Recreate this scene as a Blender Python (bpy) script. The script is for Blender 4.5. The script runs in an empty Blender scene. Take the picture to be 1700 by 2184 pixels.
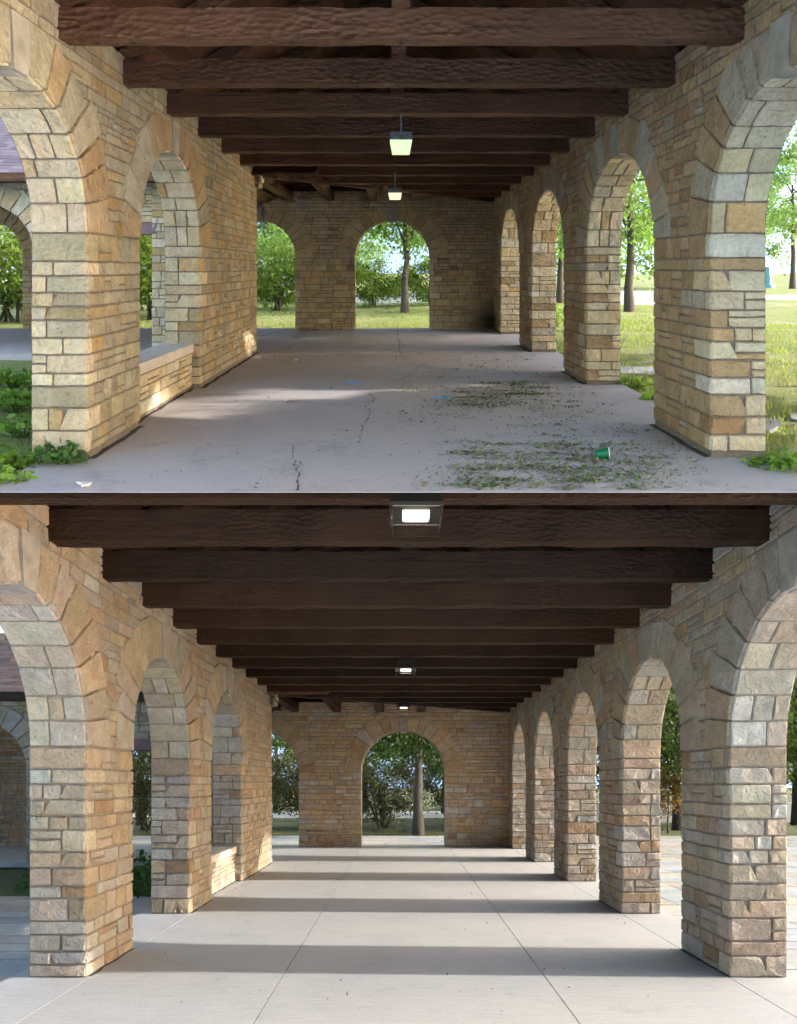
import bpy, math, random
import numpy as np

# ---------------------------------------------------------------- camera, sky, sun, exposure
scene = bpy.context.scene
col_main = scene.collection
LENS = 36.0 * 1420.0 / 1700.0
cam_data = bpy.data.cameras.new('camera')
cam_data.sensor_fit = 'HORIZONTAL'
cam_data.sensor_width = 36.0
cam_data.lens = LENS
cam_data.clip_start = 0.05
cam_data.clip_end = 2000.0
cam = bpy.data.objects.new('camera', cam_data)
cam.location = (0, 0, 0)
cam.rotation_euler = (math.radians(90), 0, 0)
col_main.objects.link(cam)
scene.camera = cam

SUN_TAN = 0.42
SUN_EL = math.atan(SUN_TAN)
world = bpy.data.worlds.new('World')
scene.world = world
world.use_nodes = True
wn, wl = world.node_tree.nodes, world.node_tree.links
wn.clear()
w_out = wn.new('ShaderNodeOutputWorld')
w_bg = wn.new('ShaderNodeBackground')
w_sky = wn.new('ShaderNodeTexSky')
w_sky.sky_type = 'NISHITA'
w_sky.sun_disc = False
w_sky.sun_elevation = SUN_EL
w_sky.sun_rotation = math.radians(90)
w_sky.air_density = 1.0
w_sky.dust_density = 2.5
w_sky.ozone_density = 1.0
w_bg.inputs['Strength'].default_value = 0.15
# the site falls away below the level of the eye: the low sky goes on there as it is at the horizon
w_tc = wn.new('ShaderNodeTexCoord')
w_sep = wn.new('ShaderNodeSeparateXYZ')
w_abs = wn.new('ShaderNodeMath'); w_abs.operation = 'ABSOLUTE'
w_cmb = wn.new('ShaderNodeCombineXYZ')
wl.new(w_tc.outputs['Generated'], w_sep.inputs[0])
wl.new(w_sep.outputs['X'], w_cmb.inputs['X'])
wl.new(w_sep.outputs['Y'], w_cmb.inputs['Y'])
wl.new(w_sep.outputs['Z'], w_abs.inputs[0])
wl.new(w_abs.outputs[0], w_cmb.inputs['Z'])
wl.new(w_cmb.outputs[0], w_sky.inputs['Vector'])
wl.new(w_sky.outputs['Color'], w_bg.inputs['Color'])
wl.new(w_bg.outputs[0], w_out.inputs['Surface'])

sun_data = bpy.data.lights.new('sun', 'SUN')
sun_data.energy = 2.0
sun_data.angle = math.radians(1.0)
sun_data.color = (1.0, 0.95, 0.87)
sun = bpy.data.objects.new('sun', sun_data)
# light travels from the right (+x) to the left, downwards
sun.rotation_euler = (0, math.radians(90) - SUN_EL, math.radians(-2.0))
sun.location = (30, 0, 30)
col_main.objects.link(sun)

scene.view_settings.view_transform = 'Standard'
scene.view_settings.look = 'None'
scene.view_settings.exposure = 2.1
scene.view_settings.gamma = 1.0
scene.view_settings.use_curve_mapping = False
scene.render.engine = 'CYCLES'
scene.cycles.use_denoising = True
scene.cycles.max_bounces = 6
scene.cycles.diffuse_bounces = 4
scene.cycles.transmission_bounces = 4
scene.cycles.transparent_max_bounces = 6
scene.cycles.sample_clamp_indirect = 6.0
scene.cycles.use_adaptive_sampling = True
scene.cycles.adaptive_threshold = 0.035
scene.cycles.adaptive_min_samples = 12

# ---------------------------------------------------------------- the two sites
class Site:
    """A pavilion on sloping ground. x across, y along the hall, z above the floor (metres of the building
    multiplied by its size); the floor rises or falls with the ground along y, walls stand plumb."""
    def __init__(s, size, grade, drift):
        s.k, s.g, s.d = size, grade, drift
        s.level = -1.6 * size
    def at(s, x, y, z):
        k = s.k
        return (k * (x + s.d * y), k * y, s.level + k * z + s.g * k * y)
    def arr(s, A):
        A = np.asarray(A, dtype=float)
        k = s.k
        return np.stack([k * (A[:, 0] + s.d * A[:, 1]), k * A[:, 1], s.level + k * A[:, 2] + s.g * k * A[:, 1]], 1)

UP = Site(0.85, (1092 - 573) / 1420.0, (831 - 850) / 1420.0)
LO = Site(1.23, (1092 - 1670) / 1420.0, (855 - 850) / 1420.0)

# ---------------------------------------------------------------- material helpers
def new_mat(name):
    m = bpy.data.materials.new(name)
    m.use_nodes = True
    nt = m.node_tree
    b = nt.nodes.get('Principled BSDF')
    return m, nt, b

def N(nt, kind, **kw):
    n = nt.nodes.new(kind)
    for k, v in kw.items():
        if k.startswith('i_'):
            n.inputs[k[2:].replace('_', ' ')].default_value = v
        else:
            setattr(n, k, v)
    return n

def ramp(nt, fac, stops):
    r = nt.nodes.new('ShaderNodeValToRGB')
    el = r.color_ramp.elements
    while len(el) > 1:
        el.remove(el[-1])
    el[0].position, el[0].color = stops[0][0], (*stops[0][1], 1)
    for p, c in stops[1:]:
        e = el.new(p); e.color = (*c, 1)
    nt.links.new(fac, r.inputs[0])
    return r.outputs[0]

def mixc(nt, fac, a, b, blend='MIX'):
    m = nt.nodes.new('ShaderNodeMix')
    m.data_type = 'RGBA'; m.blend_type = blend
    L = nt.links
    if isinstance(fac, (int, float)): m.inputs[0].default_value = fac
    else: L.new(fac, m.inputs[0])
    for s, v in ((6, a), (7, b)):
        if isinstance(v, tuple): m.inputs[s].default_value = (*v, 1)
        else: L.new(v, m.inputs[s])
    return m.outputs[2]

def pos(nt, scale=(1, 1, 1)):
    g = nt.nodes.new('ShaderNodeNewGeometry')
    if scale == (1, 1, 1):
        return g.outputs['Position']
    mp = nt.nodes.new('ShaderNodeMapping')
    mp.inputs['Scale'].default_value = scale
    nt.links.new(g.outputs['Position'], mp.inputs['Vector'])
    return mp.outputs[0]

def noise(nt, vec, scale, detail=4, rough=0.55, out='Fac'):
    n = nt.nodes.new('ShaderNodeTexNoise')
    n.inputs['Scale'].default_value = scale
    n.inputs['Detail'].default_value = detail
    n.inputs['Roughness'].default_value = rough
    nt.links.new(vec, n.inputs['Vector'])
    return n.outputs[out]

def bump(nt, height, strength, dist, normal=None):
    b = nt.nodes.new('ShaderNodeBump')
    b.inputs['Strength'].default_value = strength
    b.inputs['Distance'].default_value = dist
    nt.links.new(height, b.inputs['Height'])
    if normal is not None: nt.links.new(normal, b.inputs['Normal'])
    return b.outputs[0]

def mul(nt, a, b):
    m = nt.nodes.new('ShaderNodeMath'); m.operation = 'MULTIPLY'
    for i, v in enumerate((a, b)):
        if isinstance(v, (int, float)): m.inputs[i].default_value = v
        else: nt.links.new(v, m.inputs[i])
    return m.outputs[0]

def attr(nt):
    a = nt.nodes.new('ShaderNodeAttribute'); a.attribute_name = 'col'
    return a.outputs['Color']

def stone_mat(name, stain, stain_amt, relief):
    m, nt, b = new_mat(name)
    p = pos(nt)
    c = attr(nt)
    big = noise(nt, p, 5.0, 5, 0.6)
    c1 = mixc(nt, ramp(nt, big, [(0.35, (0, 0, 0)), (0.72, (1, 1, 1))]), c, mixc(nt, 0.45, c, stain, 'MULTIPLY'))
    fine = noise(nt, p, 38.0, 6, 0.7)
    g = ramp(nt, fine, [(0.25, (0.62, 0.60, 0.57)), (0.5, (1, 1, 1)), (0.8, (1.16, 1.14, 1.1))])
    c2 = mixc(nt, 0.8, c1, g, 'MULTIPLY')
    pit = nt.nodes.new('ShaderNodeTexVoronoi'); pit.inputs['Scale'].default_value = 55
    nt.links.new(p, pit.inputs['Vector'])
    pm = ramp(nt, pit.outputs['Distance'], [(0.05, (0.45, 0.42, 0.4)), (0.2, (1, 1, 1))])
    sel = ramp(nt, noise(nt, p, 9.0, 3), [(0.5, (0, 0, 0)), (0.62, (1, 1, 1))])
    c3 = mixc(nt, mul(nt, sel, 0.8), c2, mixc(nt, 1.0, c2, pm, 'MULTIPLY'))
    lich = ramp(nt, noise(nt, p, 2.2, 6, 0.7), [(0.56, (0, 0, 0)), (0.75, (1, 1, 1))])
    c4 = mixc(nt, mul(nt, lich, stain_amt), c3, stain)
    nt.links.new(c4, b.inputs['Base Color'])
    b.inputs['Roughness'].default_value = 0.92
    b.inputs['Specular IOR Level'].default_value = 0.2
    h1 = noise(nt, p, 14.0, 6, 0.62)
    dis = nt.nodes.new('ShaderNodeTexNoise'); dis.inputs['Scale'].default_value = 7.5; dis.inputs['Detail'].default_value = 3; dis.inputs['Distortion'].default_value = 1.6
    nt.links.new(p, dis.inputs['Vector'])
    n0 = bump(nt, dis.outputs['Fac'], 0.7, 0.04)
    n1 = bump(nt, h1, 0.9, relief, n0)
    n2 = bump(nt, fine, 0.7, 0.009, n1)
    nt.links.new(n2, b.inputs['Normal'])
    return m

def mortar_mat(name, base):
    m, nt, b = new_mat(name)
    p = pos(nt)
    c = ramp(nt, noise(nt, p, 16, 5), [(0.3, tuple(v * 0.7 for v in base)), (0.7, tuple(v * 1.2 for v in base))])
    nt.links.new(c, b.inputs['Base Color'])
    b.inputs['Roughness'].default_value = 0.95
    nt.links.new(bump(nt, noise(nt, p, 60, 4), 0.4, 0.01), b.inputs['Normal'])
    return m

def wood_mat(name, dark, light, adze, spec=0.3):
    m, nt, b = new_mat(name)
    p = pos(nt)
    oi = nt.nodes.new('ShaderNodeObjectInfo')
    grain = noise(nt, pos(nt, (0.6, 9.0, 9.0)), 3.2, 6, 0.65)
    c = ramp(nt, grain, [(0.25, dark), (0.7, light)])
    blot = noise(nt, p, 1.7, 4)
    c = mixc(nt, ramp(nt, blot, [(0.4, (0, 0, 0)), (0.75, (0.6, 0.6, 0.6))]), c, tuple(v * 0.6 for v in dark))
    pale = ramp(nt, noise(nt, pos(nt, (1.2, 3, 5)), 2.4, 5, 0.7), [(0.64, (0, 0, 0)), (0.76, (0.5, 0.5, 0.5))])
    c = mixc(nt, pale, c, tuple(v * 2.2 for v in light))
    split = ramp(nt, noise(nt, pos(nt, (0.25, 14.0, 14.0)), 2.6, 3, 0.5), [(0.30, (0.25, 0.25, 0.25)), (0.36, (1, 1, 1))])
    c = mixc(nt, 0.85, c, split, 'MULTIPLY')
    tone = ramp(nt, oi.outputs['Random'], [(0.0, (0.72, 0.72, 0.72)), (1.0, (1.28, 1.24, 1.2))])
    c = mixc(nt, 1.0, c, tone, 'MULTIPLY')
    nt.links.new(c, b.inputs['Base Color'])
    b.inputs['Roughness'].default_value = 0.52
    b.inputs['Specular IOR Level'].default_value = spec
    v = nt.nodes.new('ShaderNodeTexVoronoi')
    v.feature = 'SMOOTH_F1'
    v.inputs['Scale'].default_value = 20.0
    v.inputs['Smoothness'].default_value = 0.2
    wob = nt.nodes.new('ShaderNodeMapping'); wob.inputs['Scale'].default_value = (0.8, 1, 1.5)
    nt.links.new(p, wob.inputs['Vector'])
    nt.links.new(wob.outputs[0], v.inputs['Vector'])
    zone = ramp(nt, noise(nt, p, 0.9, 2), [(0.35, (0.15, 0.15, 0.15)), (0.6, (1, 1, 1))])
    n1 = bump(nt, mul(nt, v.outputs['Distance'], zone), adze, 0.035)
    n2 = bump(nt, grain, 0.3, 0.012, n1)
    nt.links.new(n2, b.inputs['Normal'])
    return m

def simple_mat(name, base, rough=0.7, metal=0.0, var=0.25, scale=8, bmp=0.0):
    m, nt, b = new_mat(name)
    p = pos(nt)
    c = ramp(nt, noise(nt, p, scale, 5), [(0.3, tuple(v * (1 - var) for v in base)), (0.7, tuple(min(1, v * (1 + var)) for v in base))])
    nt.links.new(c, b.inputs['Base Color'])
    b.inputs['Roughness'].default_value = rough
    b.inputs['Metallic'].default_value = metal
    if bmp: nt.links.new(bump(nt, noise(nt, p, scale * 5, 4), bmp, 0.01), b.inputs['Normal'])
    return m

def attr_mat(name, rough=0.8, scale=12, amt=0.5, bmp=0.4, dist=0.01):
    m, nt, b = new_mat(name)
    p = pos(nt)
    g = ramp(nt, noise(nt, p, scale, 6, 0.65), [(0.25, (0.6, 0.6, 0.6)), (0.55, (1, 1, 1)), (0.85, (1.25, 1.22, 1.2))])
    nt.links.new(mixc(nt, amt, attr(nt), mixc(nt, 1.0, attr(nt), g, 'MULTIPLY')), b.inputs['Base Color'])
    b.inputs['Roughness'].default_value = rough
    nt.links.new(bump(nt, noise(nt, p, scale * 3, 5), bmp, dist), b.inputs['Normal'])
    return m

def leaf_mat(name, trans=0.35):
    m, nt, b = new_mat(name)
    c = attr(nt)
    nt.links.new(c, b.inputs['Base Color'])
    b.inputs['Roughness'].default_value = 0.5
    b.inputs['Specular IOR Level'].default_value = 0.3
    t = nt.nodes.new('ShaderNodeBsdfTranslucent')
    nt.links.new(mixc(nt, 0.5, c, mixc(nt, 1.0, c, (1.4, 1.5, 0.5), 'MULTIPLY')), t.inputs['Color'])
    mx = nt.nodes.new('ShaderNodeMixShader'); mx.inputs[0].default_value = trans
    nt.links.new(b.outputs[0], mx.inputs[1]); nt.links.new(t.outputs[0], mx.inputs[2])
    nt.links.new(mx.outputs[0], nt.nodes['Material Output'].inputs['Surface'])
    return m

def concrete_mat(name, a, bcol, tint, streak, dirty):
    m, nt, b = new_mat(name)
    p = pos(nt)
    n1 = noise(nt, p, 0.9, 8, 0.68)
    c = ramp(nt, n1, [(0.3, a), (0.7, bcol)])
    c = mixc(nt, ramp(nt, noise(nt, p, 0.45, 6, 0.65), [(0.42, (0, 0, 0)), (0.68, (0.75, 0.75, 0.75))]), c, tint)
    # dark spots, drips and scuffs
    d1 = ramp(nt, noise(nt, p, 3.2, 7, 0.72), [(0.56, (0, 0, 0)), (0.74, (1, 1, 1))])
    c = mixc(nt, mul(nt, d1, 0.55 * dirty), c, tuple(v * 0.45 for v in a))
    d2 = ramp(nt, noise(nt, p, 9.0, 5, 0.7), [(0.62, (0, 0, 0)), (0.72, (1, 1, 1))])
    c = mixc(nt, mul(nt, d2, 0.4 * dirty), c, tuple(v * 0.5 for v in a))
    sp = ramp(nt, noise(nt, p, 70, 3, 0.7), [(0.28, (0.66, 0.66, 0.66)), (0.5, (1, 1, 1)), (0.8, (1.12, 1.12, 1.12))])
    c = mixc(nt, 0.7, c, sp, 'MULTIPLY')
    st = ramp(nt, noise(nt, pos(nt, (0.7, 16, 1)), 3.0, 4), [(0.3, (0.8, 0.8, 0.8)), (0.6, (1, 1, 1))])
    c = mixc(nt, streak, c, st, 'MULTIPLY')
    nt.links.new(c, b.inputs['Base Color'])
    b.inputs['Roughness'].default_value = 0.75
    b.inputs['Specular IOR Level'].default_value = 0.3
    nt.links.new(bump(nt, noise(nt, p, 45, 5), 0.3, 0.006), b.inputs['Normal'])
    return m

def emit_mat(name, c, s):
    m, nt, b = new_mat(name)
    b.inputs['Base Color'].default_value = (*c, 1)
    b.inputs['Emission Color'].default_value = (*c, 1)
    b.inputs['Emission Strength'].default_value = s
    m.cycles.emission_sampling = 'NONE'
    return m

M = {}
M['stone_old'] = stone_mat('weathered limestone', (0.42, 0.36, 0.26), 0.25, 0.035)
M['stone_new'] = stone_mat('cleaned limestone', (0.40, 0.33, 0.26), 0.22, 0.03)
M['mortar_old'] = mortar_mat('old mortar', (0.222, 0.17, 0.122))
M['mortar_new'] = mortar_mat('new mortar', (0.222, 0.178, 0.138))
M['wood_old'] = wood_mat('aged stained timber', (0.090, 0.043, 0.023), (0.165, 0.083, 0.046), 0.65, 0.16)
M['wood_new'] = wood_mat('dark stained timber', (0.022, 0.0095, 0.0046), (0.043, 0.0195, 0.0098), 0.45, 0.1)
M['board'] = wood_mat('reddish roof boards', (0.11, 0.046, 0.026), (0.19, 0.082, 0.046), 0.05, 0.15)
M['floor_old'] = concrete_mat('stained concrete', (0.40, 0.375, 0.385), (0.50, 0.475, 0.49), (0.44, 0.36, 0.325), 0.25, 1.0)
M['floor_new'] = concrete_mat('new broom finished concrete', (0.365, 0.362, 0.364), (0.435, 0.432, 0.434), (0.395, 0.384, 0.374), 0.55, 0.5)
M['flag'] = attr_mat('flagstone', 0.7, 5, 0.7, 0.35, 0.008)
M['grit'] = simple_mat('joint sand', (0.23, 0.20, 0.17), 0.95, var=0.3, scale=20)
M['leaf'] = leaf_mat('leaf', 0.45)
M['litter'] = attr_mat('dry and fresh leaf litter', 0.8, 30, 0.5, 0.2)
M['bark'] = attr_mat('bark', 0.9, 26, 0.9, 0.9, 0.03)
M['shingle'] = attr_mat('asphalt shingle', 0.85, 60, 0.6, 0.3)
M['dark_metal'] = simple_mat('dark bronze metal', (0.03, 0.024, 0.02), 0.45, 0.6, 0.2, 6)
M['grey_metal'] = simple_mat('galvanised metal', (0.28, 0.29, 0.28), 0.5, 0.5, 0.35, 14)
M['black'] = simple_mat('black gap', (0.012, 0.011, 0.010), 0.95)
M['lamp_green'] = emit_mat('lit old diffuser', (0.74, 1.0, 0.48), 0.2)
M['lamp_warm'] = emit_mat('lit yellowed diffuser', (1.0, 0.90, 0.62), 0.2)
M['lamp_white'] = emit_mat('lit led panel', (1.0, 0.97, 0.92), 1.6)
M['cap'] = simple_mat('smooth cap stone', (0.56, 0.47, 0.385), 0.8, var=0.12, scale=5, bmp=0.2)
M['key_old'] = simple_mat('dressed grey keystone', (0.34, 0.295, 0.22), 0.85, var=0.28, scale=7, bmp=0.4)
M['key_new'] = simple_mat('dressed buff keystone', (0.27, 0.225, 0.175), 0.85, var=0.25, scale=7, bmp=0.4)
M['white'] = simple_mat('white paint', (0.78, 0.78, 0.76), 0.4, var=0.05)
M['road'] = simple_mat('pale sunlit concrete road', (0.52, 0.51, 0.49), 0.85, var=0.08, scale=2)
M['chalk_blue'] = simple_mat('blue chalk', (0.22, 0.45, 0.75), 0.9, var=0.3, scale=30)
M['chalk_pink'] = simple_mat('pink chalk', (0.62, 0.42, 0.55), 0.9, var=0.3, scale=30)
M['cup'] = simple_mat('green plastic', (0.005, 0.17, 0.055), 0.3, var=0.06, scale=10)
M['lintel'] = simple_mat('purple brown sandstone', (0.22, 0.13, 0.13), 0.8, var=0.2, scale=7, bmp=0.3)
M['teal'] = simple_mat('pale blue painted metal', (0.16, 0.36, 0.44), 0.5, var=0.15)
M['car_glass'] = simple_mat('dark window glass', (0.02, 0.025, 0.03), 0.08, var=0.1)
M['rubber'] = simple_mat('rubber', (0.02, 0.02, 0.02), 0.8)
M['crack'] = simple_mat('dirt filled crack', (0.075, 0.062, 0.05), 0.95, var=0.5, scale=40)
M['soot'] = simple_mat('soot', (0.03, 0.025, 0.02), 0.95)
gm, gnt, gb = new_mat('clear lamp glass')
gb.inputs['Transmission Weight'].default_value = 1.0
gb.inputs['Roughness'].default_value = 0.15
gb.inputs['Base Color'].default_value = (0.85, 0.8, 0.72, 1)
gb.inputs['IOR'].default_value = 1.15
M['glass'] = gm

def ground_mat(name, g1, g2, dirt, dirt_amt):
    m, nt, b = new_mat(name)
    p = pos(nt)
    c = ramp(nt, noise(nt, p, 1.1, 5, 0.6), [(0.3, g1), (0.7, g2)])
    f = ramp(nt, noise(nt, p, 24, 5, 0.75), [(0.25, (0.5, 0.5, 0.5)), (0.55, (1, 1, 1)), (0.85, (1.4, 1.35, 1.2))])
    c = mixc(nt, 0.85, c, f, 'MULTIPLY')
    d = ramp(nt, noise(nt, p, 0.55, 5, 0.6), [(0.52, (0, 0, 0)), (0.68, (1, 1, 1))])
    c = mixc(nt, mul(nt, d, dirt_amt), c, dirt)
    nt.links.new(c, b.inputs['Base Color'])
    b.inputs['Roughness'].default_value = 0.95
    nt.links.new(bump(nt, noise(nt, p, 40, 5, 0.8), 0.9, 0.04), b.inputs['Normal'])
    return m
M['lawn_up'] = ground_mat('spring lawn', (0.20, 0.25, 0.055), (0.30, 0.315, 0.10), (0.40, 0.34, 0.22), 0.6)
M['lawn_lo'] = ground_mat('autumn lawn', (0.075, 0.095, 0.025), (0.12, 0.125, 0.045), (0.16, 0.13, 0.08), 0.5)

# ---------------------------------------------------------------- mesh helpers
def tag(o, label=None, cat=None, group=None, kind=None):
    if label: o['label'] = label
    if cat: o['category'] = cat
    if group: o['group'] = group
    if kind: o['kind'] = kind
    return o

def empty(name, loc, label=None, cat=None, group=None, kind=None):
    o = bpy.data.objects.new(name, None)
    o.location = loc
    o.empty_display_size = 0.2
    col_main.objects.link(o)
    return tag(o, label, cat, group, kind)

def link_mesh(name, verts, faces, mat, parent=None, cols=None, smooth=False, origin=None):
    """one mesh object; verts in world metres, origin moved to their middle"""
    V = np.asarray(verts, dtype=float)
    if origin is None:
        origin = (V.min(0) + V.max(0)) / 2
    origin = np.asarray(origin, dtype=float)
    me = bpy.data.meshes.new(name)
    me.from_pydata((V - origin).tolist(), [], faces if isinstance(faces, list) else faces.tolist())
    if cols is not None:
        C = np.asarray(cols, dtype=np.float32)
        if C.ndim == 1: C = np.tile(C, (len(V), 1))
        ca = me.color_attributes.new('col', 'FLOAT_COLOR', 'POINT')
        buf = np.ones((len(V), 4), dtype=np.float32); buf[:, :3] = C
        ca.data.foreach_set('color', buf.ravel())
    if smooth:
        me.polygons.foreach_set('use_smooth', [True] * len(me.polygons))
    me.materials.append(mat)
    me.update()
    o = bpy.data.objects.new(name, me)
    col_main.objects.link(o)
    if parent is not None:
        o.parent = parent
        po = np.array(WORLD_ORIGIN.get(parent.name, tuple(parent.location)))
        o.location = (origin - po).tolist()
    else:
        o.location = origin.tolist()
    WORLD_ORIGIN[o.name] = tuple(origin)
    return o
WORLD_ORIGIN = {}

class MB:
    """collects faces in a site's own coordinates"""
    def __init__(s, site=None):
        s.v, s.f, s.c, s.site = [], [], [], site
    def add(s, pts, faces, col=None):
        b = len(s.v)
        s.v.extend(pts)
        s.f.extend([tuple(i + b for i in f) for f in faces])
        s.c.extend([col or (0.5, 0.5, 0.5)] * len(pts))
        return s
    def box(s, x0, x1, y0, y1, z0, z1, col=None):
        return s.add([(x0, y0, z0), (x1, y0, z0), (x1, y1, z0), (x0, y1, z0), (x0, y0, z1), (x1, y0, z1), (x1, y1, z1), (x0, y1, z1)],
                     [(0, 3, 2, 1), (4, 5, 6, 7), (0, 1, 5, 4), (1, 2, 6, 5), (2, 3, 7, 6), (3, 0, 4, 7)], col)
    def prism(s, poly, depth, mapf, col=None):
        n = len(poly)
        pts = [mapf(a, b, 0) for a, b in poly] + [mapf(a, b, depth) for a, b in poly]
        fs = [tuple(range(n)), tuple(range(2 * n - 1, n - 1, -1))] + [(i, (i + 1) % n, n + (i + 1) % n, n + i) for i in range(n)]
        return s.add(pts, fs, col)
    def tube(s, p0, p1, r0, r1, n=8, col=None, cap=True):
        p0, p1 = np.array(p0, float), np.array(p1, float)
        d = p1 - p0; d /= max(np.linalg.norm(d), 1e-9)
        a = np.cross(d, (0, 0, 1) if abs(d[2]) < 0.9 else (1, 0, 0)); a /= np.linalg.norm(a)
        b = np.cross(d, a)
        pts = []
        for p, r in ((p0, r0), (p1, r1)):
            for i in range(n):
                t = 2 * math.pi * i / n
                pts.append(tuple(p + r * (math.cos(t) * a + math.sin(t) * b)))
        fs = [(i, (i + 1) % n, n + (i + 1) % n, n + i) for i in range(n)]
        if cap: fs += [tuple(range(n - 1, -1, -1)), tuple(range(n, 2 * n))]
        return s.add(pts, fs, col)
    def build(s, name, mat, parent=None, smooth=False, origin=None, cols=True):
        V = s.site.arr(s.v) if s.site else np.asarray(s.v, float)
        return link_mesh(name, V, s.f, mat, parent, s.c if cols else None, smooth, origin)

def wob_beam(mb, p0, p1, w, h, seg, jit, rng, col=None):
    """timber from p0 to p1 (centre of its underside), width w, height h, with slightly uneven hewn edges"""
    p0, p1 = np.array(p0, float), np.array(p1, float)
    d = p1 - p0; L = np.linalg.norm(d); d /= L
    side = np.cross(d, (0, 0, 1)); side /= np.linalg.norm(side)
    up = np.cross(side, d)
    pts, fs = [], []
    for i in range(seg + 1):
        c = p0 + d * L * i / seg
        for (a, b) in ((-w / 2, 0), (w / 2, 0), (w / 2, h), (-w / 2, h)):
            pts.append(tuple(c + side * (a + rng.uniform(-jit, jit)) + up * (b + rng.uniform(-jit, jit))))
    for i in range(seg):
        for j in range(4):
            fs.append((i * 4 + j, i * 4 + (j + 1) % 4, i * 4 + 4 + (j + 1) % 4, i * 4 + 4 + j))
    fs += [(0, 1, 2, 3), (seg * 4 + 3, seg * 4 + 2, seg * 4 + 1, seg * 4)]
    return mb.add(pts, fs, col)

# ---------------------------------------------------------------- rubble masonry
def patch_rect(mb, a0, a1, b0, b1, mapf, proud, rough, rng, col, gap=0.0082, skew=0.0):
    """a rock-faced stone: pillow of 12 quads with a chipped rim and a skirt into the mortar"""
    w, h = a1 - a0, b1 - b0
    if w < 0.03 or h < 0.03: return
    ea, eb = min(0.14, 0.010 / w), min(0.18, 0.010 / h)
    ta = [0, ea, 0.33 + rng.uniform(-.12, .12), 0.67 + rng.uniform(-.12, .12), 1 - ea, 1] if w > 0.3 else [0, ea, 0.5 + rng.uniform(-.15, .15), 1 - ea, 1]
    tb = [0, eb, 0.5 + rng.uniform(-.15, .15), 1 - eb, 1] if h > 0.16 else [0, eb, 1 - eb, 1]
    A0, A1, B0, B1 = a0 + gap, a1 - gap, b0 + gap, b1 - gap
    nx, ny = len(ta), len(tb)
    tilt_a, tilt_b = rng.uniform(-1, 1) * rough, rng.uniform(-1, 1) * rough
    pts, idx = [], {}
    for j, v in enumerate(tb):
        for i, u in enumerate(ta):
            rim_a, rim_b = i in (0, nx - 1), j in (0, ny - 1)
            uu, vv = u, v
            if rim_a and rim_b:
                uu += (0.5 - u) * 2 * min(0.08, 0.007 / w) * rng.uniform(.3, 1.3); vv += (0.5 - v) * 2 * min(0.1, 0.007 / h) * rng.uniform(.3, 1.3)
            a = A0 + (A1 - A0) * uu 
            b = B0 + (B1 - B0) * vv + (rng.uniform(-.0035, .0035))
            a += rng.uniform(-.0035, .0035) + skew * (v - 0.5) * h * (1 if u > 0.5 else 0)
            if rim_a or rim_b: ww = proud * 0.45 + rng.uniform(0, .3) * proud
            else: ww = proud + rough * rng.uniform(-.5, .5) + .6 * tilt_a * (u - .5) + .6 * tilt_b * (v - .5)
            idx[(i, j)] = len(pts); pts.append(mapf(a, b, max(ww, 0.003)))
    fs = []
    for j in range(ny - 1):
        for i in range(nx - 1):
            q = (idx[(i, j)], idx[(i + 1, j)], idx[(i + 1, j + 1)], idx[(i, j + 1)])
            if rng.random() < 0.5: fs += [(q[0], q[1], q[2]), (q[0], q[2], q[3])]
            else: fs += [(q[0], q[1], q[3]), (q[1], q[2], q[3])]
    c = [mapf(A0, B0, -.03), mapf(A1, B0, -.03), mapf(A1, B1, -.03), mapf(A0, B1, -.03)]
    k = len(pts); pts += c
    for i in range(nx - 1):
        fs.append((idx[(i + 1, 0)], idx[(i, 0)], k, k + 1) if i == 0 else (idx[(i + 1, 0)], idx[(i, 0)], k + 1))
        fs.append((idx[(i, ny - 1)], idx[(i + 1, ny - 1)], k + 2, k + 3) if i == 0 else (idx[(i, ny - 1)], idx[(i + 1, ny - 1)], k + 2))
    for j in range(ny - 1):
        fs.append((idx[(0, j)], idx[(0, j + 1)], k + 3, k) if j == 0 else (idx[(0, j)], idx[(0, j + 1)], k + 3))
        fs.append((idx[(nx - 1, j + 1)], idx[(nx - 1, j)], k + 1, k + 2) if j == 0 else (idx[(nx - 1, j + 1)], idx[(nx - 1, j)], k + 2))
    mb.add(pts, fs, col)

def inset_poly(poly, d):
    c = np.mean(np.array(poly), 0)
    out = []
    n = len(poly)
    P = [np.array(p, float) for p in poly]
    area = sum(P[i][0] * P[(i + 1) % n][1] - P[(i + 1) % n][0] * P[i][1] for i in range(n))
    sg = 1 if area > 0 else -1
    for i in range(n):
        p, q, r = P[i - 1], P[i], P[(i + 1) % n]
        e1, e2 = q - p, r - q
        e1 = e1 / max(np.linalg.norm(e1), 1e-9); e2 = e2 / max(np.linalg.norm(e2), 1e-9)
        n1, n2 = np.array((-e1[1], e1[0])) * sg, np.array((-e2[1], e2[0])) * sg
        m = n1 + n2
        l = max(np.dot(m, m), 0.6)
        out.append(tuple(q + m * (2 * d / l)))
    return out

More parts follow.
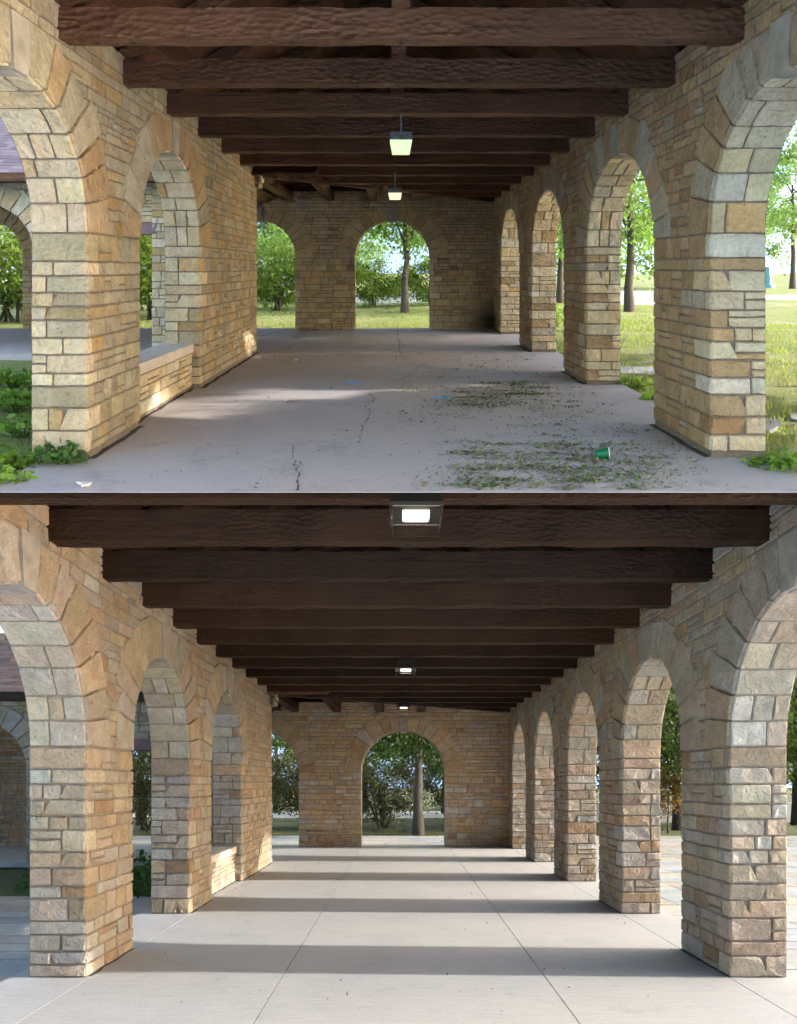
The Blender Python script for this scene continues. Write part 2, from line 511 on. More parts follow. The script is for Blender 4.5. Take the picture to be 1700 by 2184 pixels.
def patch_poly(mb, poly, mapf, proud, rough, rng, col, gap=0.0082):
    """a rock-faced stone with any convex outline"""
    base = inset_poly(poly, gap)
    dense = []
    for i in range(len(base)):
        p, q = base[i], base[(i + 1) % len(base)]
        L = math.dist(p, q)
        k = 1 if L < 0.16 else 2
        for t in range(k):
            f = t / k
            dense.append((p[0] + (q[0] - p[0]) * f + rng.uniform(-.004, .004) * (t > 0), p[1] + (q[1] - p[1]) * f + rng.uniform(-.004, .004) * (t > 0)))
    n = len(dense)
    c = np.mean(np.array(dense), 0)
    r2 = []
    for p in dense:
        v = c - np.array(p); L = max(np.linalg.norm(v), 1e-6)
        r2.append(tuple(np.array(p) + v / L * min(0.010, 0.3 * L)))
    pts = [mapf(p[0], p[1], -.03) for p in dense] + [mapf(p[0], p[1], max(.003, proud * .35 + rng.uniform(-.1, .2) * proud)) for p in dense] + \
          [mapf(p[0], p[1], max(.004, proud + rng.uniform(-.5, .5) * rough)) for p in r2] + [mapf(c[0], c[1], max(.004, proud + rng.uniform(-.4, .9) * rough))]
    fs = []
    for i in range(n):
        j = (i + 1) % n
        fs += [(i, j, n + j, n + i), (n + i, n + j, 2 * n + j, 2 * n + i), (2 * n + i, 2 * n + j, 3 * n)]
    mb.add(pts, fs, col)

def clip_half(poly, p, nrm):
    """keep the side where (x-p).n >= 0"""
    out = []
    for i in range(len(poly)):
        a, b = poly[i], poly[(i + 1) % len(poly)]
        da = (a[0] - p[0]) * nrm[0] + (a[1] - p[1]) * nrm[1]
        db = (b[0] - p[0]) * nrm[0] + (b[1] - p[1]) * nrm[1]
        if da >= 0: out.append(a)
        if (da >= 0) != (db >= 0):
            t = da / (da - db)
            out.append((a[0] + (b[0] - a[0]) * t, a[1] + (b[1] - a[1]) * t))
    res = []
    for q in out:
        if not res or math.dist(q, res[-1]) > 0.012: res.append(q)
    if len(res) > 1 and math.dist(res[0], res[-1]) < 0.012: res.pop()
    return res

def poly_area(poly):
    return abs(sum(poly[i][0] * poly[(i + 1) % len(poly)][1] - poly[(i + 1) % len(poly)][0] * poly[i][1] for i in range(len(poly)))) / 2

def courses(total, lo, hi, rng):
    out = []
    s = 0
    while s < total - 1e-6:
        h = rng.uniform(lo, hi)
        if total - s - h < lo: h = total - s
        if h > hi * 1.35: h = h / 2
        out.append(h); s += h
    f = total / sum(out)
    return [h * f for h in out]

def split_row(u0, u1, v0, v1, wlo, whi, rng, depth=0):
    """cells of random ashlar between two joints"""
    cells = []
    u = u0
    while u < u1 - 1e-6:
        w = rng.uniform(wlo, whi)
        if u1 - u - w < wlo * 0.7: w = u1 - u
        if w > whi * 1.5: w = w / 2
        h = v1 - v0
        if depth == 0 and h > 0.13 and rng.random() < 0.42:
            m = v0 + h * rng.choice((0.36, 0.5, 0.62)) 
            for (a, b) in ((v0, m), (m, v1)):
                if w > 0.34 and rng.random() < 0.55:
                    c = u + w * rng.uniform(.35, .65)
                    cells += [(u, c, a, b), (c, u + w, a, b)]
                else: cells.append((u, u + w, a, b))
        else: cells.append((u, u + w, v0, v1))
        u += w
    return cells

class Skin:
    """stones of one wall: those that show largest become parts of their own, the rest one joined part"""
    LIMIT = {'stone': 290, 'quoin': 150, 'reveal_stone': 150, 'voussoir': 120, 'soffit_stone': 120}
    def __init__(s, site, mat, parent, tint=None):
        s.site, s.mat, s.parent, s.items, s.tint = site, mat, parent, {}, tint
    def add(s, name, mb):
        if not mb.v: return
        if s.tint: mb.c = [tuple(v * f for v in c) for c, f in ((c, s.tint(p)) for c, p in zip(mb.c, mb.v))]
        W = s.site.arr(mb.v)
        px = W[:, 0] / W[:, 1] * 1420; py = W[:, 2] / W[:, 1] * 1420
        vis = (px.min() < 850) and (px.max() > -850) and (py.min() < 1092) and (py.max() > -1092)
        s.items.setdefault(name, []).append(((px.max() - px.min()) * (py.max() - py.min()) if vis else 0.0, mb))
    def flush(s):
        for name, L in s.items.items():
            L.sort(key=lambda t: -t[0])
            lim = s.LIMIT.get(name, 100)
            rest = MB(s.site)
            for k, (a, mb) in enumerate(L):
                if k < lim and a > 90: mb.build(name, s.mat, s.parent)
                else:
                    b = len(rest.v); rest.v += mb.v; rest.c += mb.c; rest.f += [tuple(i + b for i in f) for f in mb.f]
            if rest.v: tag(rest.build('small_' + name + 's', s.mat, s.parent), kind='stuff')

class Opening:
    def __init__(s, u0, u1, spring=1.9, crown=2.97, ring=0.46, sill=0.0):
        s.u0, s.u1, s.c, s.a = u0, u1, (u0 + u1) / 2, (u1 - u0) / 2
        s.sp, s.b, s.ring, s.sill = spring, crown - spring, ring, sill
    def low(s, u):
        if u <= s.u0 or u >= s.u1: return None
        t = (u - s.c) / s.a
        return s.sp + s.b * math.sqrt(max(0, 1 - t * t))
    def P(s, th): return (s.c + s.a * math.cos(th), s.sp + s.b * math.sin(th))
    def Nn(s, th):
        v = np.array((math.cos(th) / s.a, math.sin(th) / s.b)); v /= np.linalg.norm(v)
        return v

def pick(rng, palette):
    r = rng.random() * sum(w for w, _ in palette)
    for w, c in palette:
        r -= w
        if r <= 0: break
    f = rng.uniform(.86, 1.12)
    return tuple(min(.8, max(.02, v * f * rng.uniform(.97, 1.03))) for v in c)

def wall_core(site, Mw, u0, u1, H, openings, T, name, mat, parent):
    us = {round(u0, 4), round(u1, 4)}
    for o in openings:
        for i in range(0, 21):
            u = o.c - o.a * math.cos(math.pi * i / 20)
            if u0 <= u <= u1: us.add(round(u, 4))
    us = sorted(us)
    mb = MB(site)
    for ua, ub in zip(us[:-1], us[1:]):
        mid = (ua + ub) / 2
        la = lb = 0.0
        for o in openings:
            if o.u0 < mid < o.u1:
                la = o.low(ua) or o.sp; lb = o.low(ub) or o.sp
        pts = [Mw(ua, la, 0), Mw(ub, lb, 0), Mw(ub, H, 0), Mw(ua, H, 0), Mw(ua, la, -T), Mw(ub, lb, -T), Mw(ub, H, -T), Mw(ua, H, -T)]
        fs = [(0, 1, 2, 3), (7, 6, 5, 4), (0, 4, 5, 1), (3, 2, 6, 7)]
        for o in openings:
            if abs(ua - o.u1) < 1e-3: pts += []; fs.append((0, 3, 7, 4))
            if abs(ub - o.u0) < 1e-3: fs.append((1, 5, 6, 2))
        if ua == us[0]: fs.append((0, 3, 7, 4))
        if ub == us[-1]: fs.append((1, 5, 6, 2))
        mb.add(pts, fs)
    return mb.build(name, mat, parent, cols=False)

def masonry(site, Mw, u0, u1, H, openings, T, parent, mats, seed, pal_face, pal_rev, pal_vous, reveals=True, top=3.33,
            stone=(0.07, 0.16, 0.13, 0.38), soffit=True, ends=(False, False), core_name='mortar_core', skip=None, proud=0.016, key=True, vmin=0.0, tint=None):
    """skin of separate stones over a mortar core; Mw(u, v, w) maps along / up / out of the wall face"""
    rng = random.Random(seed)
    smat, mmat = mats
    skin = Skin(site, smat, parent, tint)
    ops = sorted(openings, key=lambda o: o.u0)
    wall_core(site, Mw, u0, u1, H, ops, T, core_name, mmat, parent)
    face = lambda a, b, w: Mw(a, b, w)
    lo, hi, wlo, whi = stone
    # solid stretches up to the springing
    edges = [u0]
    for o in ops: edges += [o.u0, o.u1]
    edges.append(u1)
    spring = ops[0].sp if ops else 0.0
    for k in range(0, len(edges), 2):
        ua, ub = edges[k], edges[k + 1]
        if ub - ua < 0.05: continue
        start_open = k > 0 or ends[0]
        end_open = k + 2 < len(edges) or ends[1]
        v = vmin
        cs = courses((spring if ops else top) - v, max(lo * 1.4, .10), max(hi, .195), rng)
        for ci, h in enumerate(cs):
            va, vb = v, v + h; v = vb
            a, b = ua, ub
            tall = h > .145
            if start_open:
                q = min(rng.choice((.08, .13, .2, .3)) * rng.uniform(.8, 1.2), (ub - ua) * .45)
                dt = rng.choice((.3, .42, .6, .72, 1.0)) * T
                if ci == len(cs) - 1: dt = T
                c = pick(rng, pal_rev if rng.random() < .6 else pal_face)
                mb = MB(site)
                patch_rect(mb, ua - .018, ua + q, va, vb, face, proud, proud * .5, rng, c)
                if reveals:
                    rev = lambda t, b_, w, U=ua: Mw(U - w, b_, -t)
                    patch_rect(mb, -.014, dt, va, vb, rev, .020, .016, rng, c, skew=rng.choice((0, 0, 0, .5, -.5)) if dt < .8 * T else 0)
                skin.add('quoin', mb)
                if reveals and dt < T - .03:
                    if tall and rng.random() < .5 and T - dt > .12:
                        m = va + h * rng.uniform(.38, .62)
                        rr = [(dt, T, va, m), (dt, T, m, vb)]
                    elif T - dt > .26 and rng.random() < .5:
                        m = dt + (T - dt) * rng.uniform(.4, .6)
                        rr = [(dt, m, va, vb), (m, T, va, vb)]
                    else: rr = [(dt, T, va, vb)]
                    for r in rr:
                        mb = MB(site)
                        patch_rect(mb, *r, rev, .020, .016, rng, pick(rng, pal_rev))
                        skin.add('reveal_stone', mb)
                a = ua + q
            if end_open:
                q = min(rng.choice((.1, .16, .24, .34)) * rng.uniform(.8, 1.2), (ub - ua) * .4)
                mb = MB(site)
                patch_rect(mb, ub - q, ub + .014, va, vb, face, proud, proud * .6, rng, pick(rng, pal_face))
                skin.add('quoin', mb)
                b = ub - q
            for cell in split_row(a, b, va, vb, wlo, whi, rng):
                if skip and skip(*cell): continue
                mb = MB(site)
                patch_rect(mb, *cell, face, proud, proud * .6, rng, pick(rng, pal_face))
                skin.add('stone', mb)
    if not ops:
        skin.flush(); return
    # spandrels above the springing
    v = spring
    for h in courses(H - spring, lo * 1.2, hi * .95, rng):
        va, vb = v, v + h; v = vb
        for cell in split_row(u0, u1, va, vb, wlo, whi, rng):
            if skip and skip(*cell): continue
            x0, x1, y0, y1 = cell
            poly = [(x0, y0), (x1, y0), (x1, y1), (x0, y1)]
            cx, cy = (x0 + x1) / 2, (y0 + y1) / 2
            clipped = False
            for o in ops:
                A, B = o.a + .26, o.b + .26
                if not poly: break
                if min(((p[0] - o.c) / A) ** 2 + (max(0, p[1] - o.sp) / B) ** 2 for p in poly) > 1 and ((cx - o.c) / A) ** 2 + ((cy - o.sp) / B) ** 2 > 1: continue
                th = math.atan2((cy - o.sp) / B, (cx - o.c) / A)
                pt = (o.c + A * math.cos(th), o.sp + B * math.sin(th))
                nn = np.array((math.cos(th) / A, math.sin(th) / B)); nn /= np.linalg.norm(nn)
                poly = clip_half(poly, pt, nn); clipped = True
            if len(poly) < 3 or poly_area(poly) < .004: continue
            mb = MB(site)
            if clipped: patch_poly(mb, poly, face, proud * .9, proud * .5, rng, pick(rng, pal_face))
            else: patch_rect(mb, x0, x1, y0, y1, face, proud * .9, proud * .6, rng, pick(rng, pal_face))
            skin.add('stone', mb)
    # voussoirs, keystones and soffits
    for oi, o in enumerate(ops):
        kth = .085 if o.a > 1 else .1
        left_lim = (o.u0 - ops[oi - 1].u1) * .42 if oi > 0 else (o.u0 - u0) * .95
        right_lim = (ops[oi + 1].u0 - o.u1) * .42 if oi + 1 < len(ops) else (u1 - o.u1) * .95
        left_lim = max(.12, min(left_lim, .46)); right_lim = max(.12, min(right_lim, .46))
        for side in (1, -1):
            n = 7
            ths = [0.0]
            ws = [rng.uniform(.75, 1.3) for _ in range(n)]
            tot = math.pi / 2 - kth
            for w_ in ws: ths.append(ths[-1] + tot * w_ / sum(ws))
            lim = right_lim if side > 0 else left_lim
            joint = []
            for th in ths:
                P, nn = o.P(th), o.Nn(th)
                L = o.ring * rng.uniform(.82, 1.15)
                if nn[1] > .05: L = min(L, max(.12, (top - P[1]) / nn[1]))
                if nn[0] > .05: L = min(L, max(.1, (o.a + lim - (P[0] - o.c)) / nn[0]))
                joint.append((P, nn, L))
            for i in range(n):
                (P1, n1, L1), (P2, n2, L2) = joint[i], joint[i + 1]
                Lm = max(L1, L2) * rng.uniform(.86, 1.0)
                Q1, Q2 = (P1[0] + n1[0] * Lm, P1[1] + n1[1] * Lm), (P2[0] + n2[0] * Lm, P2[1] + n2[1] * Lm)
                Q2 = (Q2[0], min(Q2[1], top)); Q1 = (Q1[0], min(Q1[1], top))
                poly = [P1, Q1, Q2, P2]
                # the far end is dressed back to a point, as in the wall
                mid = ((Q1[0] + Q2[0]) / 2, (Q1[1] + Q2[1]) / 2)
                if i < 5 and rng.random() < .7:
                    nm = o.Nn((ths[i] + ths[i + 1]) / 2)
                    e = rng.uniform(.02, .07)
                    poly = [P1, Q1, (mid[0] + nm[0] * e, min(top, mid[1] + nm[1] * e)), Q2, P2]
                if side < 0: poly = [(2 * o.c - p[0], p[1]) for p in poly]
                if min(p[0] for p in poly) < u0 - .02 or max(p[0] for p in poly) > u1 + .02: continue
                mb = MB(site)
                c = pick(rng, pal_vous)
                patch_poly(mb, poly, face, proud * 1.7, proud * .7, rng, c, .0085)
                skin.add('voussoir', mb)
                if soffit and (side > 0 or i == n - 1):
                    t0, t1 = ths[i], ths[i + 1]
                    if side < 0: t0, t1 = math.pi - ths[i + 1], math.pi - ths[i]
                    def sof(t, s_, w, o=o):
                        P, nn = o.P(s_), o.Nn(s_)
                        return Mw(P[0] - nn[0] * w, P[1] - nn[1] * w, -t)
                    ar = math.dist(o.P(t0), o.P(t1))
                    def sof_len(t, s_, w, t0=t0, t1=t1, ar=ar): return sof(t, t0 + (t1 - t0) * s_ / ar, w)
                    k = rng.choice((1, 2, 2, 3))
                    cuts = [-.012] + sorted(rng.uniform(.22, .78) * T if k == 2 else T * (q + 1) / k * rng.uniform(.9, 1.1) for q in range(k - 1)) + [T]
                    for s_i, (ta, tb) in enumerate(zip(cuts[:-1], cuts[1:])):
                        mb = MB(site)
                        patch_rect(mb, ta, tb, 0, ar, sof_len, .016, .014, rng, pick(rng, pal_rev))
                        skin.add('soffit_stone', mb)
        if key and u0 < o.c < u1:
            cr = o.sp + o.b
            hw0, hw1 = o.a * math.sin(kth) * 1.0, o.a * math.sin(kth) * 1.35
            poly = [(o.c - hw0, cr - .03), (o.c + hw0, cr - .03), (o.c + hw1, top), (o.c - hw1, top)]
            mb = MB(site)
            mb.prism(poly, .12, lambda a, b, d: Mw(a, b, .036 - d))
            mb.prism([(o.c - hw0 * .9, cr - .035), (o.c + hw0 * .9, cr - .035), (o.c + hw0 * .9, cr + .02), (o.c - hw0 * .9, cr + .02)], T - .02, lambda a, b, d: Mw(a, b, -.01 - d))
            mb.build('keystone', M['key_old'] if site is UP else M['key_new'], parent, cols=False)
    skin.flush()

PAL_UP_FACE_R = [(4, (0.491, 0.328, 0.170)), (4, (0.458, 0.303, 0.156)), (2, (0.501, 0.359, 0.207)), (.8, (0.469, 0.389, 0.276)), (.8, (0.403, 0.242, 0.115))]  # weathered brown inner faces, darkened further so the colour carries the hall's shade
PAL_UP_FACE_L = [(4, (0.445, 0.360, 0.225)), (3, (0.435, 0.375, 0.253)), (2, (0.466, 0.345, 0.184)), (1, (0.477, 0.315, 0.143)), (.8, (0.371, 0.310, 0.207))]  # left inner faces, likewise darkened below the reveals for interior shade
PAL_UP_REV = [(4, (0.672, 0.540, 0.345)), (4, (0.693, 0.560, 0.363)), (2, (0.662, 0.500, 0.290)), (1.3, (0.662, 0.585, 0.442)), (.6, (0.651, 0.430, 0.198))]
PAL_UP_VOUS = [(3, (0.460, 0.385, 0.262)), (3, (0.482, 0.340, 0.189)), (2, (0.460, 0.315, 0.166)), (1, (0.492, 0.425, 0.308))]
PAL_UP_END = [(4, (0.634, 0.456, 0.240)), (3, (0.598, 0.439, 0.240)), (2, (0.647, 0.439, 0.199)), (.8, (0.586, 0.479, 0.306)), (.4, (0.476, 0.314, 0.163))]
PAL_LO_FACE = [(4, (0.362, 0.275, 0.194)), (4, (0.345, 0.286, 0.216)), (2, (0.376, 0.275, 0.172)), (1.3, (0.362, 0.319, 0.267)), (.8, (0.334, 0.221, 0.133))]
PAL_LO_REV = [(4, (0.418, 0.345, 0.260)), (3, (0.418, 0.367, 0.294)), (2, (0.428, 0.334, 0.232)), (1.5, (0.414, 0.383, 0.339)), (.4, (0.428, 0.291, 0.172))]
PAL_LO_VOUS = [(3, (0.362, 0.313, 0.250)), (3, (0.356, 0.286, 0.216)), (2, (0.376, 0.280, 0.183)), (.8, (0.356, 0.329, 0.294))]
PAL_LO_END = [(4, (0.424, 0.310, 0.194)), (3, (0.398, 0.304, 0.205)), (2, (0.440, 0.294, 0.158)), (1, (0.419, 0.362, 0.294)), (.4, (0.339, 0.210, 0.126))]

UPS, LOS = (M['stone_old'], M['mortar_old']), (M['stone_new'], M['mortar_new'])
T = 0.46

def thing_at(site, name, x, y, z, label, cat, group=None, kind=None):
    p = site.at(x, y, z)
    o = empty(name, p, label, cat, group, kind)
    WORLD_ORIGIN[o.name] = p
    return o

# ================================================================ UPPER PAVILION (before repair)
UXL, UXR, UYE = -2.55, 2.73, 17.48
Mr = lambda u, v, w: (UXR - w, u, v)
Ml = lambda u, v, w: (UXL + w, u, v)
Me = lambda u, v, w: (u, UYE - w, v)

# ground of the upper site: lawn sheet widening with the view
mb = MB(UP)
ys = [5.09] + [5.6 + 1.5 * i for i in range(14)] + [30, 36, 44, 54, 66, 80, 110, 160, 240]
rg = random.Random(5)
NX = 20
for y in ys:
    wid = .62 * y + 2.15
    for i in range(NX + 1):
        t = -1 + 2 * i / NX
        flat = abs(t * wid) < 3.4 and y < 18
        mb.v.append((t * wid, y, -.10 + (0 if flat else rg.uniform(-.03, .03)))); mb.c.append((.5, .5, .5))
for r in range(len(ys) - 1):
    for i in range(NX):
        mb.f.append((r * (NX + 1) + i, r * (NX + 1) + i + 1, (r + 1) * (NX + 1) + i + 1, (r + 1) * (NX + 1) + i))
o = mb.build('lawn', M['lawn_up'], cols=False, smooth=True)
tag(o, 'sunlit green lawn around the stained stone hall of the upper picture', 'lawn', kind='structure')

# floor slab with a thin leading edge
FLX0, FLX1 = -2.92, 3.22
root = thing_at(UP, 'floor', 0, 4.77, 0, 'stained grey pink concrete floor littered with leaves', 'floor', kind='structure')
def slab(y0, y1, x0, x1, thick0, thick1, name):
    m = MB(UP)
    m.add([(x0, y0, 0), (x1, y0, 0), (x1, y1, 0), (x0, y1, 0), (x0, y0, -thick0), (x1, y0, -thick0), (x1, y1, -thick1), (x0, y1, -thick1)],
          [(0, 1, 2, 3), (7, 6, 5, 4), (0, 4, 5, 1), (1, 5, 6, 2), (2, 6, 7, 3), (3, 7, 4, 0)])
    return m.build(name, M['floor_old'], root, cols=False)
slab(4.77, 8.62, FLX0, FLX1, .004, .09, 'floor_slab')
slab(8.632, 12.38, FLX0, FLX1, .09, .13, 'floor_slab')
slab(12.392, 17.9, FLX0, -.2 + .4, .13, .13, 'floor_slab')
slab(12.392, 17.9, .21, FLX1, .13, .13, 'floor_slab')
slab(12.45, 17.9, -12.5, FLX0 - .012, .13, .13, 'floor_slab')
mb = MB(UP); mb.box(FLX0 + .01, FLX1 - .01, 8.0, 17.8, -.12, -.02); mb.build('joint_filler', M['black'], root, cols=False)
# cracks
def crack(pts, wid, name='crack', site=UP, parent=root):
    r = random.Random(len(pts) * 7 + int(pts[0][0] * 100))
    L, R = [], []
    P = []
    for (a, b) in zip(pts[:-1], pts[1:]):
        n = max(2, int(math.dist(a, b) / (.12 if name == 'grime' else .045)))
        for i in range(n):
            t = i / n
            P.append((a[0] + (b[0] - a[0]) * t + r.uniform(-.017, .017), a[1] + (b[1] - a[1]) * t + r.uniform(-.017, .017)))
    P.append(pts[-1])
    m = MB(site)
    for i, p in enumerate(P):
        w = wid * r.uniform(.45, .75) if name == 'grime' else wid * (r.uniform(.15, 1.0) ** 1.6) * (1.6 if r.random() < .08 else .8)
        m.v += [(p[0] - w, p[1], .0025), (p[0] + w, p[1] + w * .3, .0025)]; m.c += [(.1,) * 3] * 2
    m.f = [(2 * i, 2 * i + 1, 2 * i + 3, 2 * i + 2) for i in range(len(P) - 1)]
    return m.build(name, M['crack'], parent, cols=False)
def fl(px, py, V=(831, 573)):
    z = 1.6 * 1420 / (py - V[1])
    return ((px - V[0]) / 1420 * z, z)
crack([fl(*p) for p in ((768, 945), (772, 915), (790, 880), (782, 868), (800, 850), (786, 838), (795, 825), (845, 815), (880, 795), (905, 775))], .011)
crack([fl(*p) for p in ((633, 1046), (638, 1010), (628, 985), (622, 950))], .011)
crack([fl(*p) for p in ((410, 842), (470, 841), (560, 838), (650, 835))], .006)
crack([fl(*p) for p in ((640, 985), (648, 995))], .008)
# chalk stains
def blot(cx, cy, rx, ry, mat, name, seed):
    r = random.Random(seed)
    m = MB(UP); n = 18
    m.v = [(cx, cy, .003)] + [(cx + rx * math.cos(2 * math.pi * i / n) * r.uniform(.5, 1.1), cy + ry * math.sin(2 * math.pi * i / n) * r.uniform(.5, 1.1), .003) for i in range(n)]
    m.c = [(.5,) * 3] * len(m.v)
    m.f = [(0, i + 1, (i + 1) % n + 1) for i in range(n)]
    return m.build(name, mat, root, cols=False)
for (px, py, rx, ry, mt, sd) in ((753, 817, .19, .13, 'chalk_blue', 1), (703, 827, .07, .06, 'chalk_blue', 2), (945, 848, .16, .11, 'chalk_blue', 3), (975, 858, .12, .05, 'chalk_pink', 4)):
    x, y = fl(px, py); blot(x, y, rx, ry, M[mt], 'chalk_mark', sd)

# walls
ROPS = [Opening(3.55, 5.65), Opening(6.84, 9.20), Opening(10.39, 12.75), Opening(13.94, 16.30)]
wall = thing_at(UP, 'arcade_wall', UXR, 5.65, 0, 'golden brown rubble stone arcade of dirty piers beside the lawn', 'wall')
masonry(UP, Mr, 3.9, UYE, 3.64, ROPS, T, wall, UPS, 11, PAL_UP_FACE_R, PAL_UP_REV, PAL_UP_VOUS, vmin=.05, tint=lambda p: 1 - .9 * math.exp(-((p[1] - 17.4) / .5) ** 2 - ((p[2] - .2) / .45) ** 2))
LOPS = [Opening(3.5, 5.60), Opening(6.76, 8.92)]
wall = thing_at(UP, 'arcade_wall', UXL, 5.6, 0, 'grey green rubble stone wall with arches beside the weedy courtyard', 'wall')
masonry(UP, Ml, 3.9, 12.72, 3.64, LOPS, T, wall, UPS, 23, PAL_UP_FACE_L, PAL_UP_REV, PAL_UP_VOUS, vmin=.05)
# rough stones at the top of the wall's far end
rg = random.Random(77)
for k in range(5):
    mb = MB(UP)
    mb_c = pick(rg, PAL_UP_REV)
    patch_rect(mb, UXL - .02 - .07 * k % .2, UXL + .10 + .03 * (k % 2), 3.12 + .105 * k, 3.22 + .105 * k, lambda a, b, w: (a, 12.72 + .0 - w + .0, b), .05, .04, rg, mb_c)
    patch_rect(mb, 12.45, 12.74, 3.12 + .105 * k, 3.22 + .105 * k, lambda a, b, w: (UXL + .1 + .03 * (k % 2) + w * .6, a, b), .04, .03, rg, mb_c)
    mb.build('corbel_stone', M['stone_old'], wall)
EOPS = [Opening(-11.6, -9.62, 1.88, 2.87), Opening(-7.99, -6.01, 1.88, 2.87), Opening(-4.45, -2.47, 1.88, 2.87), Opening(-.91, 1.07, 1.88, 2.87)]
wall = thing_at(UP, 'end_wall', 0, UYE, 0, 'tan stone end wall with a round arch framing a tree with bright leaves', 'wall')
masonry(UP, Me, -12.4, UXR, 3.64, EOPS, T, wall, UPS, 37, PAL_UP_END, PAL_UP_REV, PAL_UP_END, reveals=False, soffit=False, top=3.2,
        stone=(.06, .125, .17, .46), skip=lambda a, b, c, d: b < -3.3 and not (-10.2 < a < -7.5), proud=.013,
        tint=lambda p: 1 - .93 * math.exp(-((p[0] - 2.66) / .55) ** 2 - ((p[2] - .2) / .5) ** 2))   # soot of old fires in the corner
# parapet in the left arch
low = thing_at(UP, 'low_wall', UXL, 6.76, 0, 'low rubble wall with smooth cap filling an arch before the repair', 'low wall')
Mp = lambda u, v, w: (UXL - .11 + w, u, v)
masonry(UP, Mp, 6.70, 8.98, .48, [], .34, low, UPS, 41, PAL_UP_REV, PAL_UP_REV, PAL_UP_VOUS, top=.47, vmin=.03, stone=(.1, .18, .2, .4))
mb = MB(UP); mb.box(UXL - .47, UXL - .07, 6.70, 8.98, .485, .60)
mb.build('cap_stone', M['cap'], low, cols=False)

def wing(site, xl, yw, label, rlabel, seed, pals, mats, shcols, arch, post):
    """front of the wing that runs off to the left: doorway with lintel, arch, eave and shingled roof"""
    xs = xl - T
    Mf = lambda u, v, w: (u, yw - w, v)
    door, ar = Opening(-5.62, -4.52, 2.2, 2.28), Opening(*arch, 1.88, 2.87)
    wl_ = thing_at(site, 'wing_wall', -5, yw, 0, label, 'wall')
    ops = [ar]
    # solid stretch right of the doorway, pier left of it, arch beyond
    masonry(site, Mf, -11.9, -5.62, 3.4, ops, T, wl_, mats, seed, *pals, top=3.2, stone=(.09, .18, .2, .44), skip=lambda a, b, c, d: b < -9.2, soffit=True)
    masonry(site, Mf, -4.52, xs + .02, 3.4, [], T, wl_, mats, seed + 1, pals[1], pals[1], pals[2], top=3.38, stone=(.09, .2, .2, .42), ends=(True, False))
    m = MB(site); m.box(-5.66, -4.44, yw - .015, yw + T, 2.26, 2.47); m.build('lintel', M['lintel'], wl_, cols=False)
    masonry(site, Mf, -5.62, -4.52, 3.4, [], T, wl_, mats, seed + 2, pals[1], pals[1], pals[2], top=3.38, vmin=2.48, core_name='mortar_core') if False else None
    m = MB(site); m.box(-5.625, -4.515, yw + .004, yw + T, 2.47, 3.39); m.build('mortar_core', mats[1], wl_, cols=False)
    r = random.Random(seed + 3); v = 2.48
    for h in courses(.9, .13, .22, r):
        for cell in split_row(-5.62, -4.52, v, v + h, .2, .42, r):
            q = MB(site); patch_rect(q, *cell, Mf, .018, .01, r, pick(r, pals[1])); q.build('stone', mats[0], wl_)
        v += h
    # roof
    rf = thing_at(site, 'wing_roof', -7, yw - .55, 3.3, rlabel, 'roof')
    e0, z0, slope, ridge = yw - .5, 3.36, .69, (yw + UYE + T) / 2 if site is UP else (yw + 17.2) / 2
    zr = z0 + slope * (ridge - e0)
    m = MB(site)
    m.add([(-13, e0, z0 - .05), (xl + 1.2, e0, z0 - .05), (xl + 1.2, ridge, zr - .05), (-13, ridge, zr - .05), (-13, e0, z0), (xl + 1.2, e0, z0), (xl + 1.2, ridge, zr), (-13, ridge, zr)],
          [(0, 3, 2, 1), (4, 5, 6, 7), (0, 1, 5, 4), (1, 2, 6, 5), (2, 3, 7, 6), (3, 0, 4, 7)])
    far = ridge + (ridge - e0)
    m.add([(-13, far, z0), (xl + 1.2, far, z0), (xl + 1.2, ridge, zr + .01), (-13, ridge, zr + .01), (-13, far, z0 - .05), (xl + 1.2, far, z0 - .05), (xl + 1.2, ridge, zr - .04), (-13, ridge, zr - .04)],
          [(0, 1, 2, 3), (7, 6, 5, 4), (0, 4, 5, 1), (1, 5, 6, 2), (2, 6, 7, 3), (3, 7, 4, 0)])
    m.build('roof_deck', M['wood_old'], rf, cols=False)
    r = random.Random(seed + 9)
    q = MB(site); ln = math.hypot(1, slope); s = 0.0; row = 0
    while e0 + s / ln < ridge - .05:
        y0, y1 = e0 + s / ln, e0 + min((s + .19) / ln, ridge - e0)
        x = -11.2 + (row % 2) * .15
        while x < xl - .2:
            w_ = r.uniform(.16, .34)
            zz = z0 + slope * (y0 - e0) + .012 + r.uniform(0, .006); z1 = z0 + slope * (y1 - e0) + .004
            q.add([(x, y0, zz), (x + w_ - .006, y0, zz), (x + w_ - .006, y1, z1), (x, y1, z1), (x, y0, zz - .012), (x + w_ - .006, y0, zz - .012)],
                  [(0, 1, 2, 3), (0, 4, 5, 1)], pick(r, shcols))
            x += w_
        s += .14; row += 1
    tag(q.build('shingles', M['shingle'], rf), kind='stuff')
    m = MB(site)
    if post == 'gutter':
        m.box(-13, xl - .25, e0 - .13, e0 + .0, z0 - .13, z0 - .02); m.build('gutter', M['dark_metal'], rf, cols=False)
    else:
        m.box(-13, xl - .25, e0 - .03, e0 + .0, z0 - .15, z0 + .0); m.build('fascia', M['wood_old'], rf, cols=False)
    m = MB(site); m.box(-13, xl - .3, e0 + .01, yw - .02, z0 - .13, z0 - .10); m.build('soffit_board', M['wood_old'], rf, cols=False)
    return wl_

wing(UP, UXL, 12.72, 'cream stone wing front with a square doorway facing the weedy courtyard', 'purple grey shingle roof over the stone wing of the upper picture', 51,
     (PAL_UP_REV, PAL_UP_REV, PAL_UP_REV), UPS, [(3, (.15, .12, .15)), (2, (.19, .15, .18)), (1, (.12, .095, .12))], (-8.77, -6.79), 'fascia')

